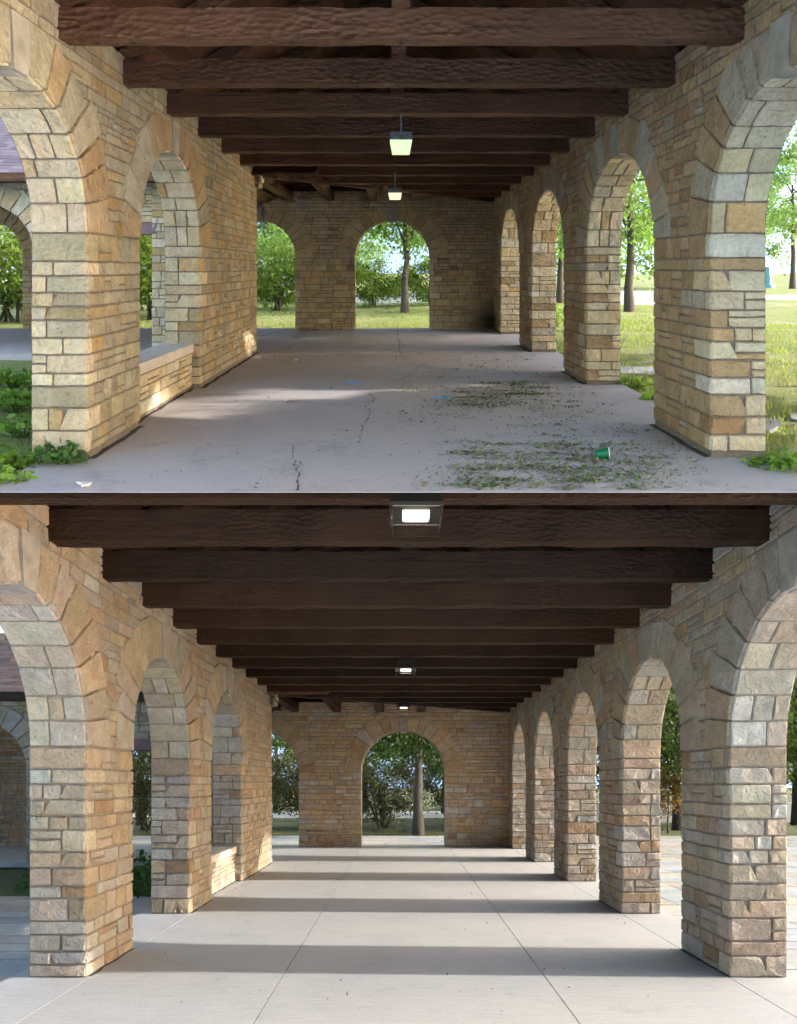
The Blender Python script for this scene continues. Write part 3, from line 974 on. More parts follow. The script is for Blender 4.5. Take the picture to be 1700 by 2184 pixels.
# ---------------------------------------------------------------- timber roof
def timber_roof(site, xl, xr, y_end, wing_y, beam_z, first_back, step, count, bw, bh, mat, label, seed, hip=None):
    """tie beams, rafters and king posts under a boarded roof; a diagonal beam where the wing joins"""
    rng = random.Random(seed)
    rf = thing_at(site, 'timber_roof', (xl + xr) / 2, first_back, beam_z, label, 'roof')
    mid = (xl + xr) / 2; half = (xr - xl) / 2 + T
    slope = .62
    def ztop(x, y):
        z = beam_z + bh + .06 + slope * (half - abs(x - mid) - .30)
        if hip is not None: z = min(z, hip[1] + hip[2] * (y - hip[0]))
        return z
    ang = lambda x: wing_y + .15 + (y_end - wing_y - .3) * (x - xl) / (xr - xl)
    for i in range(count):
        yb = first_back + step * i
        yf = yb - bw
        yc = (yb + yf) / 2
        if yb > y_end - .1: break
        x0 = xl - .06
        if yc > wing_y: x0 = xl + (yc - wing_y) / (y_end - wing_y) * (xr - xl)
        bm = MB(site)
        wob_beam(bm, (x0, yc, beam_z), (xr + .06, yc, beam_z), bw, .09 if hip is not None and i == 0 else bh, 26, .007, rng)
        tb = bm.build('tie_beam', mat, rf, cols=False)
        if yc < wing_y:
            for (px, sg) in ((xl + .28, 1), (xl + .55, 1), (xr - .28, 1), (xr - .55, 1), (mid, 1)):
                h = MB(site)
                n = 8
                h.v = [(px + .022 * math.cos(2 * math.pi * k / n), yc + .022 * math.sin(2 * math.pi * k / n), beam_z - .009) for k in range(n)]
                h.c = [(0,) * 3] * n; h.f = [tuple(range(n))]
                h.build('bolt_hole', M['black'], tb, cols=False)
        # rafters and post
        for sgn in (-1, 1):
            r = MB(site)
            xe = mid + sgn * (half - .42)
            x_in = mid
            za = min(ztop(xe, yc) - .2, 99)
            zb = ztop(mid, yc) - .2
            if yc > wing_y and sgn < 0: continue
            pts = []
            n = 10
            for k in range(n + 1):
                x = xe + (x_in - xe) * k / n
                zt = ztop(x, yc) - .03
                for (dy, dz) in ((-.05, -.17), (.05, -.17), (.05, 0), (-.05, 0)):
                    pts.append((x, yc + dy, zt + dz))
            fs = [(k * 4 + j, k * 4 + (j + 1) % 4, k * 4 + 4 + (j + 1) % 4, k * 4 + 4 + j) for k in range(n) for j in range(4)]
            r.add(pts, fs); r.build('rafter', mat, rf, cols=False)
        zt = ztop(mid, yc) - .1
        if zt - beam_z - bh > .1:
            p = MB(site); p.box(mid - .07, mid + .07, yc - .06, yc + .06, beam_z + bh - .02, zt); p.build('king_post', mat, rf, cols=False)
    # sheathing boards, running along the hall
    y0 = hip[0] if hip is not None else 3.9
    for sgn in (-1, 1):
        k = 0
        d = .02
        while d < half + .25:
            x_a, x_b = mid + sgn * (half + .27 - d), mid + sgn * max(0, half + .27 - d - .172)
            zA = lambda x, y: ztop(x, y)
            b = MB(site)
            yy = [y0, y0 + .9, y0 + 1.8, y0 + 2.8, y0 + 4.2, y_end + T]
            if hip is None: yy = [y0, y_end + T]
            pts = []
            dz = rng.uniform(0, .008)
            for y in yy:
                for (x, e) in ((x_a, 0), (x_b, 0), (x_b, .025), (x_a, .025)):
                    pts.append((x, y, zA(x, y) + e + dz))
            fs = [(q * 4 + j, q * 4 + (j + 1) % 4, q * 4 + 4 + (j + 1) % 4, q * 4 + 4 + j) for q in range(len(yy) - 1) for j in range(4)]
            fs += [(0, 1, 2, 3)]
            b.add(pts, fs); b.build('board', M['board'] if site is UP else mat, rf, cols=False)
            d += .178; k += 1
    cov = MB(site)
    yy = [y0 - .02, y0 + .9, y0 + 1.8, y0 + 2.8, y0 + 4.2, y_end + T + .4] if hip is not None else [y0, y_end + T + .4]
    xs = [mid - half - .35] + [mid - half * (1 - j / 6) for j in range(7)] + [mid + half * j / 6 for j in range(1, 7)] + [mid + half + .35]
    nx = len(xs)
    for y in yy:
        for x in xs: cov.v.append((x, y, ztop(x, y) + .05)); cov.c.append((.12, .09, .1))
    for q in range(len(yy) - 1):
        for j in range(nx - 1): cov.f.append((q * nx + j, q * nx + j + 1, (q + 1) * nx + j + 1, (q + 1) * nx + j))
    cov.build('roof_cover', M['shingle'], rf)
    gb_ = MB(site)
    gp = [(mid - half + .02, 3.645), (mid + half - .02, 3.645), (mid + half - .02, ztop(mid + half, y_end) - .0), (mid, ztop(mid, y_end) - .01), (mid - half + .02, ztop(mid - half, y_end) - .0)]
    gb_.prism(gp, .12, lambda a, b, d: (a, y_end + .1 + d, b)); gb_.build('gable_boarding', mat, rf, cols=False)
    # diagonal beam and joists over the wing end
    dg = MB(site)
    wob_beam(dg, (xl - .02, wing_y + .05, beam_z - .01), (xr - .05, y_end - .12, beam_z - .01), bw, bh + .01, 20, .006, rng)
    dg.build('valley_beam', mat, rf, cols=False)
    for f in JOISTS[site]:
        x = f
        ys_ = wing_y + (x - xl) / (xr - xl) * (y_end - wing_y)
        j = MB(site)
        wob_beam(j, (x, max(ys_, wing_y - .2), beam_z + .01), (x, y_end + .06, beam_z + .01), .19, bh - .02, 8, .006, rng)
        j.build('joist', mat, rf, cols=False)
    return rf
JOISTS = {UP: (-3.9, -2.63, -1.55, -.43, .62), LO: (-3.7, -2.66, -1.6, -.52, .5)}
timber_roof(UP, UXL, UXR, UYE, 12.72, 3.365, 5.27, 1.237, 10, .17, .235, M['wood_old'],
            'weathered brown adzed timber roof with pale scuffs on its beams', 61)

# the upper roof goes on over the viewer
back = thing_at(UP, 'roof_overhang', 0, 1.4, 3.6, 'boarded overhang of the upper roof above the viewer', 'roof', kind='structure')
mb = MB(UP)
for sg in (-1, 1):
    xe, xm = .09 + sg * 3.45, .09
    mb.add([(xe, 1.4, 3.45), (xm, 1.4, 5.4), (xm, 3.95, 5.4), (xe, 3.95, 3.45)], [(0, 1, 2, 3)])
mb.build('roof_cover', M['wood_old'], back, cols=False)

# wing interior cover so that the sky does not fall in
mb = MB(UP); mb.box(-12.4, UXL - .4, 12.75, UYE + .1, 3.42, 3.46); o = mb.build('wing_ceiling', M['wood_old'], cols=False)
tag(o, 'dark boarded ceiling inside the wing of the upper picture', 'ceiling', kind='structure')

# ---------------------------------------------------------------- lamps
def lamp_box(site, x, y, ztop_, w, h_house, h_dif, mat_d, stem_top, label, grp):
    r = thing_at(site, 'pendant_lamp', x, y, ztop_, label, 'lamp', grp)
    m = MB(site); m.tube((x, y, ztop_ - .01), (x, y, stem_top), .012, .012, 8); m.build('stem', M['grey_metal'], r, cols=False)
    hw = w / 2
    m = MB(site)
    zb = ztop_ - h_house
    a, b = hw * .96, hw
    m.add([(x - a, y - a, ztop_), (x + a, y - a, ztop_), (x + a, y + a, ztop_), (x - a, y + a, ztop_), (x - b, y - b, zb), (x + b, y - b, zb), (x + b, y + b, zb), (x - b, y + b, zb)],
          [(0, 1, 2, 3), (0, 4, 5, 1), (1, 5, 6, 2), (2, 6, 7, 3), (3, 7, 4, 0), (7, 6, 5, 4)])
    m.build('housing', M['grey_metal'], r, cols=False)
    m = MB(site); c = hw * .78; z2 = zb - h_dif; b = hw * .97
    m.add([(x - b, y - b, zb - .002), (x + b, y - b, zb - .002), (x + b, y + b, zb - .002), (x - b, y + b, zb - .002), (x - c, y - c, z2), (x + c, y - c, z2), (x + c, y + c, z2), (x - c, y + c, z2)],
          [(0, 4, 5, 1), (1, 5, 6, 2), (2, 6, 7, 3), (3, 7, 4, 0), (7, 6, 5, 4)])
    m.build('diffuser', mat_d, r, cols=False)
lamp_box(UP, .13, 7.6, 3.14, .255, .09, .135, M['lamp_green'], 3.37, 'old square pendant lamp glowing yellow green under the brown beams', 'old pendant lamps')
lamp_box(UP, .10, 12.2, 3.07, .255, .09, .11, M['lamp_warm'], 3.37, 'old square pendant lamp glowing pale yellow before the tan end wall', 'old pendant lamps')

# ---------------------------------------------------------------- leaves, plants, trees
def leaf_mesh(centers, size, cols, rng, aspect=.55, flat=0.0):
    n = len(centers)
    C = np.asarray(centers, float)
    t = rng.normal(size=(n, 3)); t[:, 2] *= (1 - flat)
    t /= np.linalg.norm(t, axis=1)[:, None]
    q = rng.normal(size=(n, 3)); q[:, 2] *= (1 - flat)
    s = q - t * (q * t).sum(1)[:, None]; s /= np.linalg.norm(s, axis=1)[:, None] + 1e-9
    L = (size * rng.uniform(.6, 1.3, n))[:, None]
    V = np.empty((n, 4, 3))
    V[:, 0] = C - t * L * .5
    V[:, 1] = C + s * L * aspect * .5 - t * L * .05
    V[:, 2] = C + t * L * .5
    V[:, 3] = C - s * L * aspect * .5 - t * L * .05
    F = np.arange(4 * n).reshape(n, 4)
    K = np.repeat(np.asarray(cols, float), 4, axis=0)
    return V.reshape(-1, 3), F, K

def crown_points(rng, centre, rx, ry, rz, n_clump, per, spread, boxy=False):
    c = rng.normal(size=(n_clump, 3)); c /= np.linalg.norm(c, axis=1)[:, None]
    c *= (rng.uniform(.12, 1.0, n_clump) ** .42)[:, None]
    if boxy: c = rng.uniform(-1, 1, (n_clump, 3))
    c *= np.array((rx, ry, rz))
    rad = rng.uniform(.6, 1.35, n_clump) * spread
    off = rng.normal(size=(n_clump, per, 3)) * .52
    off[:, :, 2] *= .62
    pts = np.asarray(centre) + c[:, None, :] + off * rad[:, None, None]
    tone = rng.uniform(.68, 1.25, n_clump)
    return pts.reshape(-1, 3), np.repeat(tone, per), c

def tree(name, label, cat, base, height, trunk_r, crown, leaf_col, n_clump, per, leaf, seed, spread=.5, bark=(.10, .075, .055), trunk_top=.62, group=None, lean=0.0, stems=1, limbs=9, boxy=False, wob=1.0):
    """crown = (centre height, radius across, half height)"""
    rng = np.random.default_rng(seed)
    base = np.array(base, float)
    root_ = empty(name, base.tolist(), label, cat, group)
    WORLD_ORIGIN[root_.name] = tuple(base)
    cz, cr, ch = crown
    cc = base + np.array((lean, 0, cz))
    P, tone, cl = crown_points(rng, cc, cr, cr, ch, n_clump, per, spread, boxy)
    m = MB()
    tp = None
    for s_ in range(stems):
        p = base + (np.array((rng.uniform(-.25, .25), rng.uniform(-.2, .2), 0)) if stems > 1 else 0) - np.array((0, 0, .12))
        tip = base + np.array((lean * .6 + (rng.uniform(-.7, .7) * cr * .6 if stems > 1 else 0), (rng.uniform(-.5, .5) * cr * .5 if stems > 1 else 0), height * trunk_top))
        k = 6
        prev, pr = p, trunk_r * 1.25
        for i in range(1, k + 1):
            t = i / k
            q = p + (tip - p) * t + (rng.normal(size=3) * .035 * wob * (t < 1) * height / 6 if True else 0)
            r = trunk_r * (1 - .68 * t)
            m.tube(prev, q, pr, r, 9, bark, cap=False)
            prev, pr = q, r
        tp = tip
        idx = rng.choice(len(cl), size=min(limbs, len(cl)), replace=False)
        for j in idx:
            t = rng.uniform(.45, .98)
            a = p + (tip - p) * t
            b = cc + cl[j] * rng.uniform(.55, .85)
            mdl = (a + b) / 2 + np.array((0, 0, .06 * height * rng.uniform(-.3, .6)))
            rr = trunk_r * (.42 - .2 * t)
            m.tube(a, mdl, rr, rr * .6, 6, bark, cap=False); m.tube(mdl, b, rr * .6, rr * .2, 5, bark, cap=False)
    m.build('trunk', M['bark'], root_, smooth=True)
    K = np.asarray(leaf_col)[None, :] * tone[:, None] * rng.uniform(.75, 1.25, (len(P), 1)) * (1 + rng.normal(size=(len(P), 3)) * .07)
    keep = P[:, 2] > base[2] + .03
    V, F, K = leaf_mesh(P[keep], leaf, np.clip(K[keep], .004, .6), rng)
    link_mesh('crown', V, F, M['leaf'], root_, K)
    return root_

def copy_tree(src, loc, scale, rz, label, group=None, cat=None):
    c = src.copy(); col_main.objects.link(c)
    c.location = loc; c.rotation_euler = (0, 0, rz); c.scale = (scale,) * 3
    c['label'] = label
    if group: c['group'] = group
    if cat: c['category'] = cat
    for ch in src.children:
        d = ch.copy(); col_main.objects.link(d); d.parent = c
    return c

GREEN_UP, GREEN_UP2, GREEN_CON = (.23, .34, .085), (.20, .315, .085), (.09, .16, .105)
def up(x, y, z=-.1): return UP.at(x, y, z)
def upx(px, y): return up((px - 831) / 1420 * y, y)
def lox(px, y): return LO.at((px - 855) / 1420 * y, y, -.02)

tree_c = tree('broadleaf_tree', 'young broadleaf tree with dark trunk framed by the upper centre arch', 'tree', upx(864, 26), 6.5, .14, (3.9, 3.1, 2.0), GREEN_UP, 85, 100, .16, 1, spread=.62, trunk_top=.55)
tree_r = tree('broadleaf_tree', 'tree with dark trunk seen through the wide golden arch onto the lawn', 'tree', upx(1343, 26), 7.5, .16, (4.3, 2.6, 3.3), GREEN_UP2, 90, 100, .17, 2, spread=.62, trunk_top=.7)
big_r = tree('broadleaf_tree', 'tall pale tree beyond the road beside the outermost golden pier', 'tree', upx(1690, 56), 12, .2, (7.0, 4.2, 4.9), (.24, .36, .13), 120, 110, .26, 3, spread=.95)
shr = tree('shrub', 'multi-stemmed shrub in front of the white van', 'shrub', upx(592, 27), 2.0, .04, (1.15, 1.7, .75), (.19, .27, .05), 75, 100, .12, 4, spread=.42, stems=6, trunk_top=.6, limbs=3)
copy_tree(shr, upx(795, 29), .8, 1.9, 'multi-stemmed shrub left of the trunk in the upper centre arch')
copy_tree(shr, upx(925, 30), .85, 4.0, 'multi-stemmed shrub right of the trunk in the upper centre arch')
copy_tree(tree_c, upx(552, 58), 1.1, 1.0, 'light green tree behind the shrub in the upper side arch')
copy_tree(tree_r, upx(640, 52), 1.15, 2.2, 'tree far behind the white van')
con = tree('conifer_tree', 'blue green conifer far behind the white van', 'tree', upx(590, 60), 9.5, .2, (5.0, 1.5, 4.6), GREEN_CON, 80, 100, .24, 6, spread=.6, trunk_top=.9)
copy_tree(con, upx(607, 64), 1.0, 2.0, 'second blue green conifer far behind the white van')
copy_tree(tree_r, upx(765, 72), 1.25, 4.4, 'far tree at the left edge of the upper centre arch')
copy_tree(tree_c, upx(1420, 44), 1.5, 3.1, 'far tree hidden behind the golden pier')
copy_tree(tree_r, upx(1195, 33), 1.0, 0.6, 'slim tree seen through the second golden arch')
copy_tree(tree_c, upx(1085, 40), 1.4, 2.6, 'far tree behind the third golden arch')
copy_tree(tree_c, upx(40, 30), 1.3, 2.6, 'tree seen through the dark arch of the wing')
copy_tree(tree_r, upx(325, 27), 1.0, 1.2, 'tree seen through the square doorway of the wing')
copy_tree(shr, upx(15, 21), 1.3, 1.2, 'green shrub behind the dark arch of the wing')
copy_tree(shr, upx(330, 22), 1.2, 3.2, 'green shrub behind the square doorway of the wing')

# added, mostly unseen trees that keep the low sun off the upper floor
ORD = ('nearest', 'second', 'third, cut low for a sun patch,', 'fourth', 'fifth', 'sixth', 'farthest', 'tall thin-stemmed')
for i, (ya, yb, extra, bot, top_) in enumerate(((3.5, 4.6, 1.75, 0, 0), (4.6, 5.62, 1.75, 0, 0), (5.55, 7.35, 1.75, 0, 2.82), (7.35, 8.9, 1.75, 0, 0), (8.9, 10.9, 1.75, 0, 0), (10.9, 13.0, 1.75, 0, 0), (13.0, 15.4, 1.75, 0, 0), (5.3, 7.6, 3.6, 4.75, 5.8))):  # third and last crowns shaped to leave a patch of sun
    Y = (ya + yb) / 2
    X = .62 * Y + extra
    gz = UP.level - .085 + UP.g * Y
    lo_ = bot or max(.7, SUN_TAN * (X - 2.72) - .25)
    hi_ = top_ or 2.75 + SUN_TAN * (X - 2.72)
    cz, ch = (lo_ + hi_) / 2, (hi_ - lo_) / 2
    tree('sun_screen_tree', ORD[i] + ' added tree screening the upper hall from the sun', 'tree', (X, Y, gz), hi_, .07, (cz, (yb - ya) / 2 * (1.0 if i != 2 else .95), ch * .85), GREEN_UP2, 260 if i == 2 else 90 + 12 * i, 100, .11 if i == 2 else .15, 40 + i, spread=.2 if i in (1, 2, 3) else .3, trunk_top=.75, group='added sun-screening trees', boxy=True)

# low pale wall, road, van, sculpture beyond the lawn
def strip(site, name, x0, x1, y0, y1, z0, z1, mat, label, cat, kind=None):
    m = MB(site); m.box(x0, x1, y0, y1, z0, z1); o = m.build(name, mat, cols=False); return tag(o, label, cat, kind=kind)
strip(UP, 'road', -22, 60, 36, 42, -.15, -.06, M['road'], 'pale road beyond the upper lawn', 'road', 'structure')
strip(UP, 'low_wall', 9.5, 16, 31, 31.3, -.15, .55, M['white'], 'low white wall behind the tree in the wide golden arch', 'low wall')
strip(UP, 'low_wall', -4.5, 3.2, 33, 33.3, -.15, .5, M['white'], 'low white wall behind the shrubs in the upper centre arch', 'low wall')
van = thing_at(UP, 'parked_van', -6.3, 37, -.06, 'white parked van showing above the shrub in the upper side arch', 'van')
m = MB(UP)
prof = [(-8.2, .35), (-3.9, .35), (-3.75, 1.0), (-4.3, 1.25), (-5.0, 2.0), (-5.4, 2.15), (-7.7, 2.2), (-8.2, 2.05)]
m.prism(prof, 2.0, lambda a, b, d: (a, 36.2 + d, b)); m.build('body', M['white'], van, cols=False)
for (a, b) in ((-7.9, -6.9), (-6.7, -5.7)):
    m = MB(UP); m.box(a, b, 36.185, 36.21, 1.35, 1.85); m.build('window', M['car_glass'], van, cols=False)
for xw in (-7.4, -4.7):
    m = MB(UP); m.tube((xw, 36.17, .33), (xw, 36.5, .33), .33, .33, 14); m.build('wheel', M['rubber'], van, cols=False)
sc_ = thing_at(UP, 'garden_sculpture', 33.5, 59, -.1, 'small pale blue sculpture on the far lawn beyond the road', 'sculpture')
m = MB(UP)
for (z0, z1, r0, r1) in ((0, .3, .6, .6), (.3, .8, .3, .42), (.8, 1.5, .42, .22), (1.5, 1.85, .22, .26)): m.tube((33.5, 59, z0 - .1), (33.5, 59, z1 - .1), r0, r1, 10)
m.build('figure', M['teal'], sc_, cols=False)

# grass blades
def grass(site, regions, n, h, col, seed, label, zoff=-.1):
    rng = np.random.default_rng(seed)
    P = []
    for (x0, x1, y0, y1, share) in regions:
        k = int(n * share)
        u = rng.random(k)
        y = y0 + (y1 - y0) * u ** 1.5
        P.append(np.stack([rng.uniform(x0, x1, k), y, np.full(k, zoff)], 1))
    P = np.concatenate(P)
    P = P[np.abs(P[:, 0]) < .62 * P[:, 1] + 1.9]
    cl = np.sin(P[:, 0] * 2.1 + 1.3 * np.sin(P[:, 1] * 1.7)) + np.sin(P[:, 1] * 2.7 + P[:, 0])
    P = P[cl + rng.normal(size=len(P)) * .9 > -.6]
    W = site.arr(P)
    k = len(W)
    a = rng.uniform(0, 2 * math.pi, k)
    dx = np.stack([np.cos(a), np.sin(a), np.zeros(k)], 1) * rng.uniform(.004, .011, k)[:, None]
    hh = h * rng.uniform(.4, 1.4, k)
    tip = np.stack([rng.normal(size=k) * .35 * hh, rng.normal(size=k) * .35 * hh, hh], 1)
    V = np.empty((k, 3, 3)); V[:, 0] = W - dx; V[:, 1] = W + dx; V[:, 2] = W + tip
    C = np.asarray(col)[None] * rng.uniform(.6, 1.4, (k, 1)) * (1 + rng.normal(size=(k, 3)) * .1)
    o = link_mesh('grass', V.reshape(-1, 3), np.arange(3 * k).reshape(k, 3), M['leaf'], None, np.clip(np.repeat(C, 3, 0), .005, .6))
    return tag(o, label, 'grass', kind='stuff')
grass(UP, [(3.4, 12, 5, 22, .5), (-9, 12, 18.1, 34, .45), (-8, -3.1, 4.6, 11, .08)], 90000, .06, (.28, .33, .085), 3, 'short bright grass growing around the stained stone hall')

# stepping stones on the right lawn
rg = random.Random(31)
for i, (x, y, rx, ry) in enumerate(((4.3, 8.6, .62, .45), (4.9, 9.9, .7, .5), (4.2, 11.0, .6, .45), (3.9, 7.3, .42, .4), (5.9, 12.2, .9, .5), (3.75, 5.9, .33, .35), (4.9, 7.4, .55, .35), (6.2, 9.2, .6, .4))):
    n = 7
    poly = [(x + rx * math.cos(2 * math.pi * k / n + .3) * rg.uniform(.75, 1.1), y + ry * math.sin(2 * math.pi * k / n + .3) * rg.uniform(.75, 1.1)) for k in range(n)]
    m = MB(UP); m.prism(poly, .05, lambda a, b, d: (a, b, -.072 - d), (.33, .33, .34))
    tag(m.build('stepping_stone', M['flag']), ('flat grey stepping stone nearest behind the first golden pier', 'wide grey stepping stone left of the second golden arch view', 'grey stepping stone just outside the second golden arch',
        'small grey stepping stone hugging the first golden pier', 'largest grey stepping stone, farthest out on the lawn', 'grey stepping stone at the outer foot of the nearest golden pier',
        'long grey stepping stone one pace out from the first golden pier', 'grey stepping stone at the right edge of the upper lawn')[i], 'stone', 'stepping stones in the lawn')

# leafy weeds
def weed(site, x, y, r, h, n, leaf, col, seed, label, z=-.1):
    rng = np.random.default_rng(seed)
    b = site.at(x, y, z)
    root_ = empty('weed_plant', b, label, 'plant', 'leafy weeds'); WORLD_ORIGIN[root_.name] = tuple(b)
    ang = rng.uniform(0, 2 * math.pi, n); rad = r * np.sqrt(rng.random(n)); zz = h * (.25 + .75 * rng.random(n)) * (1 - .5 * (rad / r) ** 2)
    C = np.array(b) + np.stack([rad * np.cos(ang), rad * np.sin(ang), zz], 1)
    K = np.asarray(col)[None] * rng.uniform(.6, 1.35, (n, 1))
    n2 = n // 2
    V1, F1, K1 = leaf_mesh(C[:n2], leaf, np.clip(K[:n2], .005, .6), rng, .8, .45)
    V2, F2, K2 = leaf_mesh(C[n2:] * np.array((1, 1, 1)) - np.array((0, 0, h * .15)), leaf * .55, np.clip(K[n2:] * np.array((1.2, 1.05, .9)), .005, .6), rng, .45, .3)
    V, F, K = np.concatenate([V1, V2]), np.concatenate([F1, F2 + len(V1)]), np.concatenate([K1, K2])
    link_mesh('leaves', V, F, M['leaf'], root_, K)
    m = MB()
    for i in range(0, n, max(1, n // 24)):
        m.tube(np.array(b) + (C[i] - np.array(b)) * np.array((.2, .2, 0)), C[i], .006, .003, 5, (.10, .16, .04), cap=False)
    m.build('stems', M['bark'], root_)
    return root_
WC = (.21, .34, .06)
for i, (px, py, r, h, n, lf, lab) in enumerate((
        (30, 815, .40, .24, 620, .085, 'leafy weed clump beside the concrete path at the left edge'),
        (38, 865, .38, .25, 620, .085, 'broad-leaved weed clump below the first one at the left edge'),
        (22, 985, .28, .2, 560, .065, 'bright weed clump at the foot of the near grey pier, outer side'),
        (0, 1020, .24, .16, 420, .065, 'bright weed clump in the lower corner of the upper picture'),
        (52, 915, .25, .2, 120, .08, 'sparse yellowish weed on bare earth by the grey pier'),
        (135, 990, .17, .17, 220, .07, 'dark green weed at the inner foot of the near grey pier'),
        (1672, 990, .28, .18, 420, .075, 'bright weed clump at the outer foot of the near golden pier'),
        (1388, 850, .12, .16, 60, .10, 'single big-leaved weed at the edge of the floor behind the golden pier'),
        (1350, 815, .28, .14, 160, .08, 'low weed patch between the first and second golden piers'),
        (1186, 690, .22, .6, 160, .09, 'tall weed beside the third golden pier'))):
    x, y = fl(px, py)
    weed(UP, x, y, r, h, n, lf, (.09, .18, .05) if 'dark' in lab else WC, 100 + i, lab, z=0.0 if 'inner foot' in lab else -.09)

# leaf litter on the floor: many tiny scraps
rng = np.random.default_rng(9)
def litter_pts(n, cx, cy, sx, sy):
    return np.stack([rng.normal(cx, sx, n), rng.normal(cy, sy, n)], 1)
Lp = []
def band(px0, px1, py0, py1, n, k):
    """scraps gathered in wind rows"""
    for _ in range(k):
        px, py = rng.uniform(px0, px1), rng.uniform(py0, py1)
        x, y = fl(px, py)
        Lp.append(litter_pts(int(n * rng.uniform(.3, 1.7)), x, y, rng.uniform(.05, .26), rng.uniform(.015, .08)))
band(950, 1160, 812, 872, 85, 52)
band(990, 1400, 945, 1046, 88, 72)
band(860, 1230, 760, 900, 22, 80)
band(1180, 1420, 830, 960, 14, 60)
band(1380, 1530, 900, 1000, 16, 24)
band(940, 1480, 905, 1046, 24, 50)
band(560, 1100, 720, 790, 10, 60)
band(250, 1480, 760, 1040, 3, 90)
Q = np.concatenate(Lp)
Q = Q[(Q[:, 0] < 2.66) & (Q[:, 0] > -2.5) & (Q[:, 1] > 4.8) & (Q[:, 1] < 17.2)]
nq = len(Q)
C3 = UP.arr(np.stack([Q[:, 0], Q[:, 1], rng.uniform(.004, .018, nq)], 1))
pal = np.array([(.19, .25, .085), (.14, .19, .07), (.28, .34, .14), (.25, .20, .12), (.17, .135, .09), (.40, .36, .26)])
K = pal[rng.choice(6, nq, p=[.28, .27, .13, .14, .12, .06])] * rng.uniform(.7, 1.3, (nq, 1))
V, F, K = leaf_mesh(C3, .017 + .032 * rng.random(nq) ** 4, K, rng, .45, .8)
o = link_mesh('leaf_litter', V, F, M['litter'], None, K)
tag(o, 'scattered green and brown leaf litter on the stained floor', 'leaf litter', kind='stuff')

# green cup on its side
cx, cy = fl(1283, 979)
cup = thing_at(UP, 'plastic_cup', cx, cy, 0, 'green plastic cup lying on its side among the leaf litter', 'cup')
ax = np.array((1.0, -.12, UP.g * -.12)); ax /= np.linalg.norm(ax)
cb = np.array(UP.at(cx, cy, 0))
def ring_cup(c0, c1, r0, r1, n=20):
    m = MB(); m.tube(c0, c1, r0, r1, n, cap=False); return m
a0, a1 = cb + np.array((-.045, 0, .032)), cb + np.array((.045, -.01, .042))
m = ring_cup(a0, a1, .029, .041); m.tube(a0, a0 + (a1 - a0) * .02, .0285, .0285, 20); m.build('cup_body', M['cup'], cup, smooth=False, cols=False)
m = ring_cup(a0 + (a1 - a0) * .1, a1, .026, .0385); m.tube(a1 - (a1 - a0) * .04, a1 + (a1 - a0) * .03, .0425, .0425, 20, cap=False); m.build('white_rim', M['white'], cup, cols=False)
# crumpled paper scraps
for i, (px, py) in enumerate(((634, 771), (845, 773), (178, 1040))):
    x, y = fl(px, py)
    r = random.Random(i + 3); b = np.array(UP.at(x, y, .012))
    vs = [tuple(b + np.array((r.uniform(-.05, .05), r.uniform(-.05, .05), r.uniform(-.01, .03)))) for _ in range(9)]
    o = link_mesh('paper_scrap', vs, [(0, 1, 2), (2, 3, 4), (4, 5, 6), (1, 3, 5), (6, 7, 8), (0, 4, 8), (2, 6, 7)], M['white'])
    tag(o, ('white paper scrap on the floor beside the solid grey wall', 'white paper scrap in the middle of the stained floor', 'white scrap near the dark green weed')[i], 'paper')

# grime gathered along the feet of the old walls
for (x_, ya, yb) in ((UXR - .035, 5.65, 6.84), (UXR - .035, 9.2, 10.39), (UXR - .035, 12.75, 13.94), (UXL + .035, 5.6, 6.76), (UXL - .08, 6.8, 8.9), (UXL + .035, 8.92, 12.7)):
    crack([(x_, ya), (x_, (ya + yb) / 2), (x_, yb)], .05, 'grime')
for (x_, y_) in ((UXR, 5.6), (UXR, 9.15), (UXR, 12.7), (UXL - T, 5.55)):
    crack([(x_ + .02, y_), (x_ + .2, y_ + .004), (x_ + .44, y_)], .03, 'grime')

# ================================================================ LOWER PAVILION (after repair)
LXL, LXR, LYE = -2.60, 2.72, 16.75
Mr2 = lambda u, v, w: (LXR - w, u, v)
Ml2 = lambda u, v, w: (LXL + w, u, v)
Me2 = lambda u, v, w: (u, LYE - w, v)
mb = MB(LO)
ys = [3.4, 8, 12, 16, 20, 21.2, 24, 28, 34, 44, 60, 90, 140, 240]
NX = 16
rg = random.Random(6)
for y in ys:
    wid = .75 * y + 12
    for i in range(NX + 1):
        t = -1 + 2 * i / NX
        mb.v.append((t * wid, y, -.13 + (rg.uniform(0, .05) if y > 21.5 else 0))); mb.c.append((.5,) * 3)
for r in range(len(ys) - 1):
    for i in range(NX): mb.f.append((r * (NX + 1) + i, r * (NX + 1) + i + 1, (r + 1) * (NX + 1) + i + 1, (r + 1) * (NX + 1) + i))
tag(mb.build('lawn', M['lawn_lo'], cols=False), 'dull green autumn lawn around the repaired hall', 'lawn', kind='structure')

root2 = thing_at(LO, 'floor', 0, 4.0, 0, 'clean pale concrete floor striped by pier shadows', 'floor', kind='structure')
m = MB(LO); m.box(-3.2, 3.24, 3.6, 17.3, -.12, -.03); m.build('joint_filler', M['black'], root2, cols=False)
XJ = [-3.22, -2.56, -.98, 1.19, 2.70, 3.27]
YJ = [3.55, 8.2, 13.4, 17.35]
for a, b in zip(XJ[:-1], XJ[1:]):
    for c, d in zip(YJ[:-1], YJ[1:]):
        g = .004
        m = MB(LO); m.box(a + g, b - g, c + g, d - g, -.10, 0); m.build('floor_slab', M['floor_new'], root2, cols=False)
m = MB(LO); m.box(-12.5, -3.235, 13.4, 17.35, -.10, 0); m.build('floor_slab', M['floor_new'], root2, cols=False)

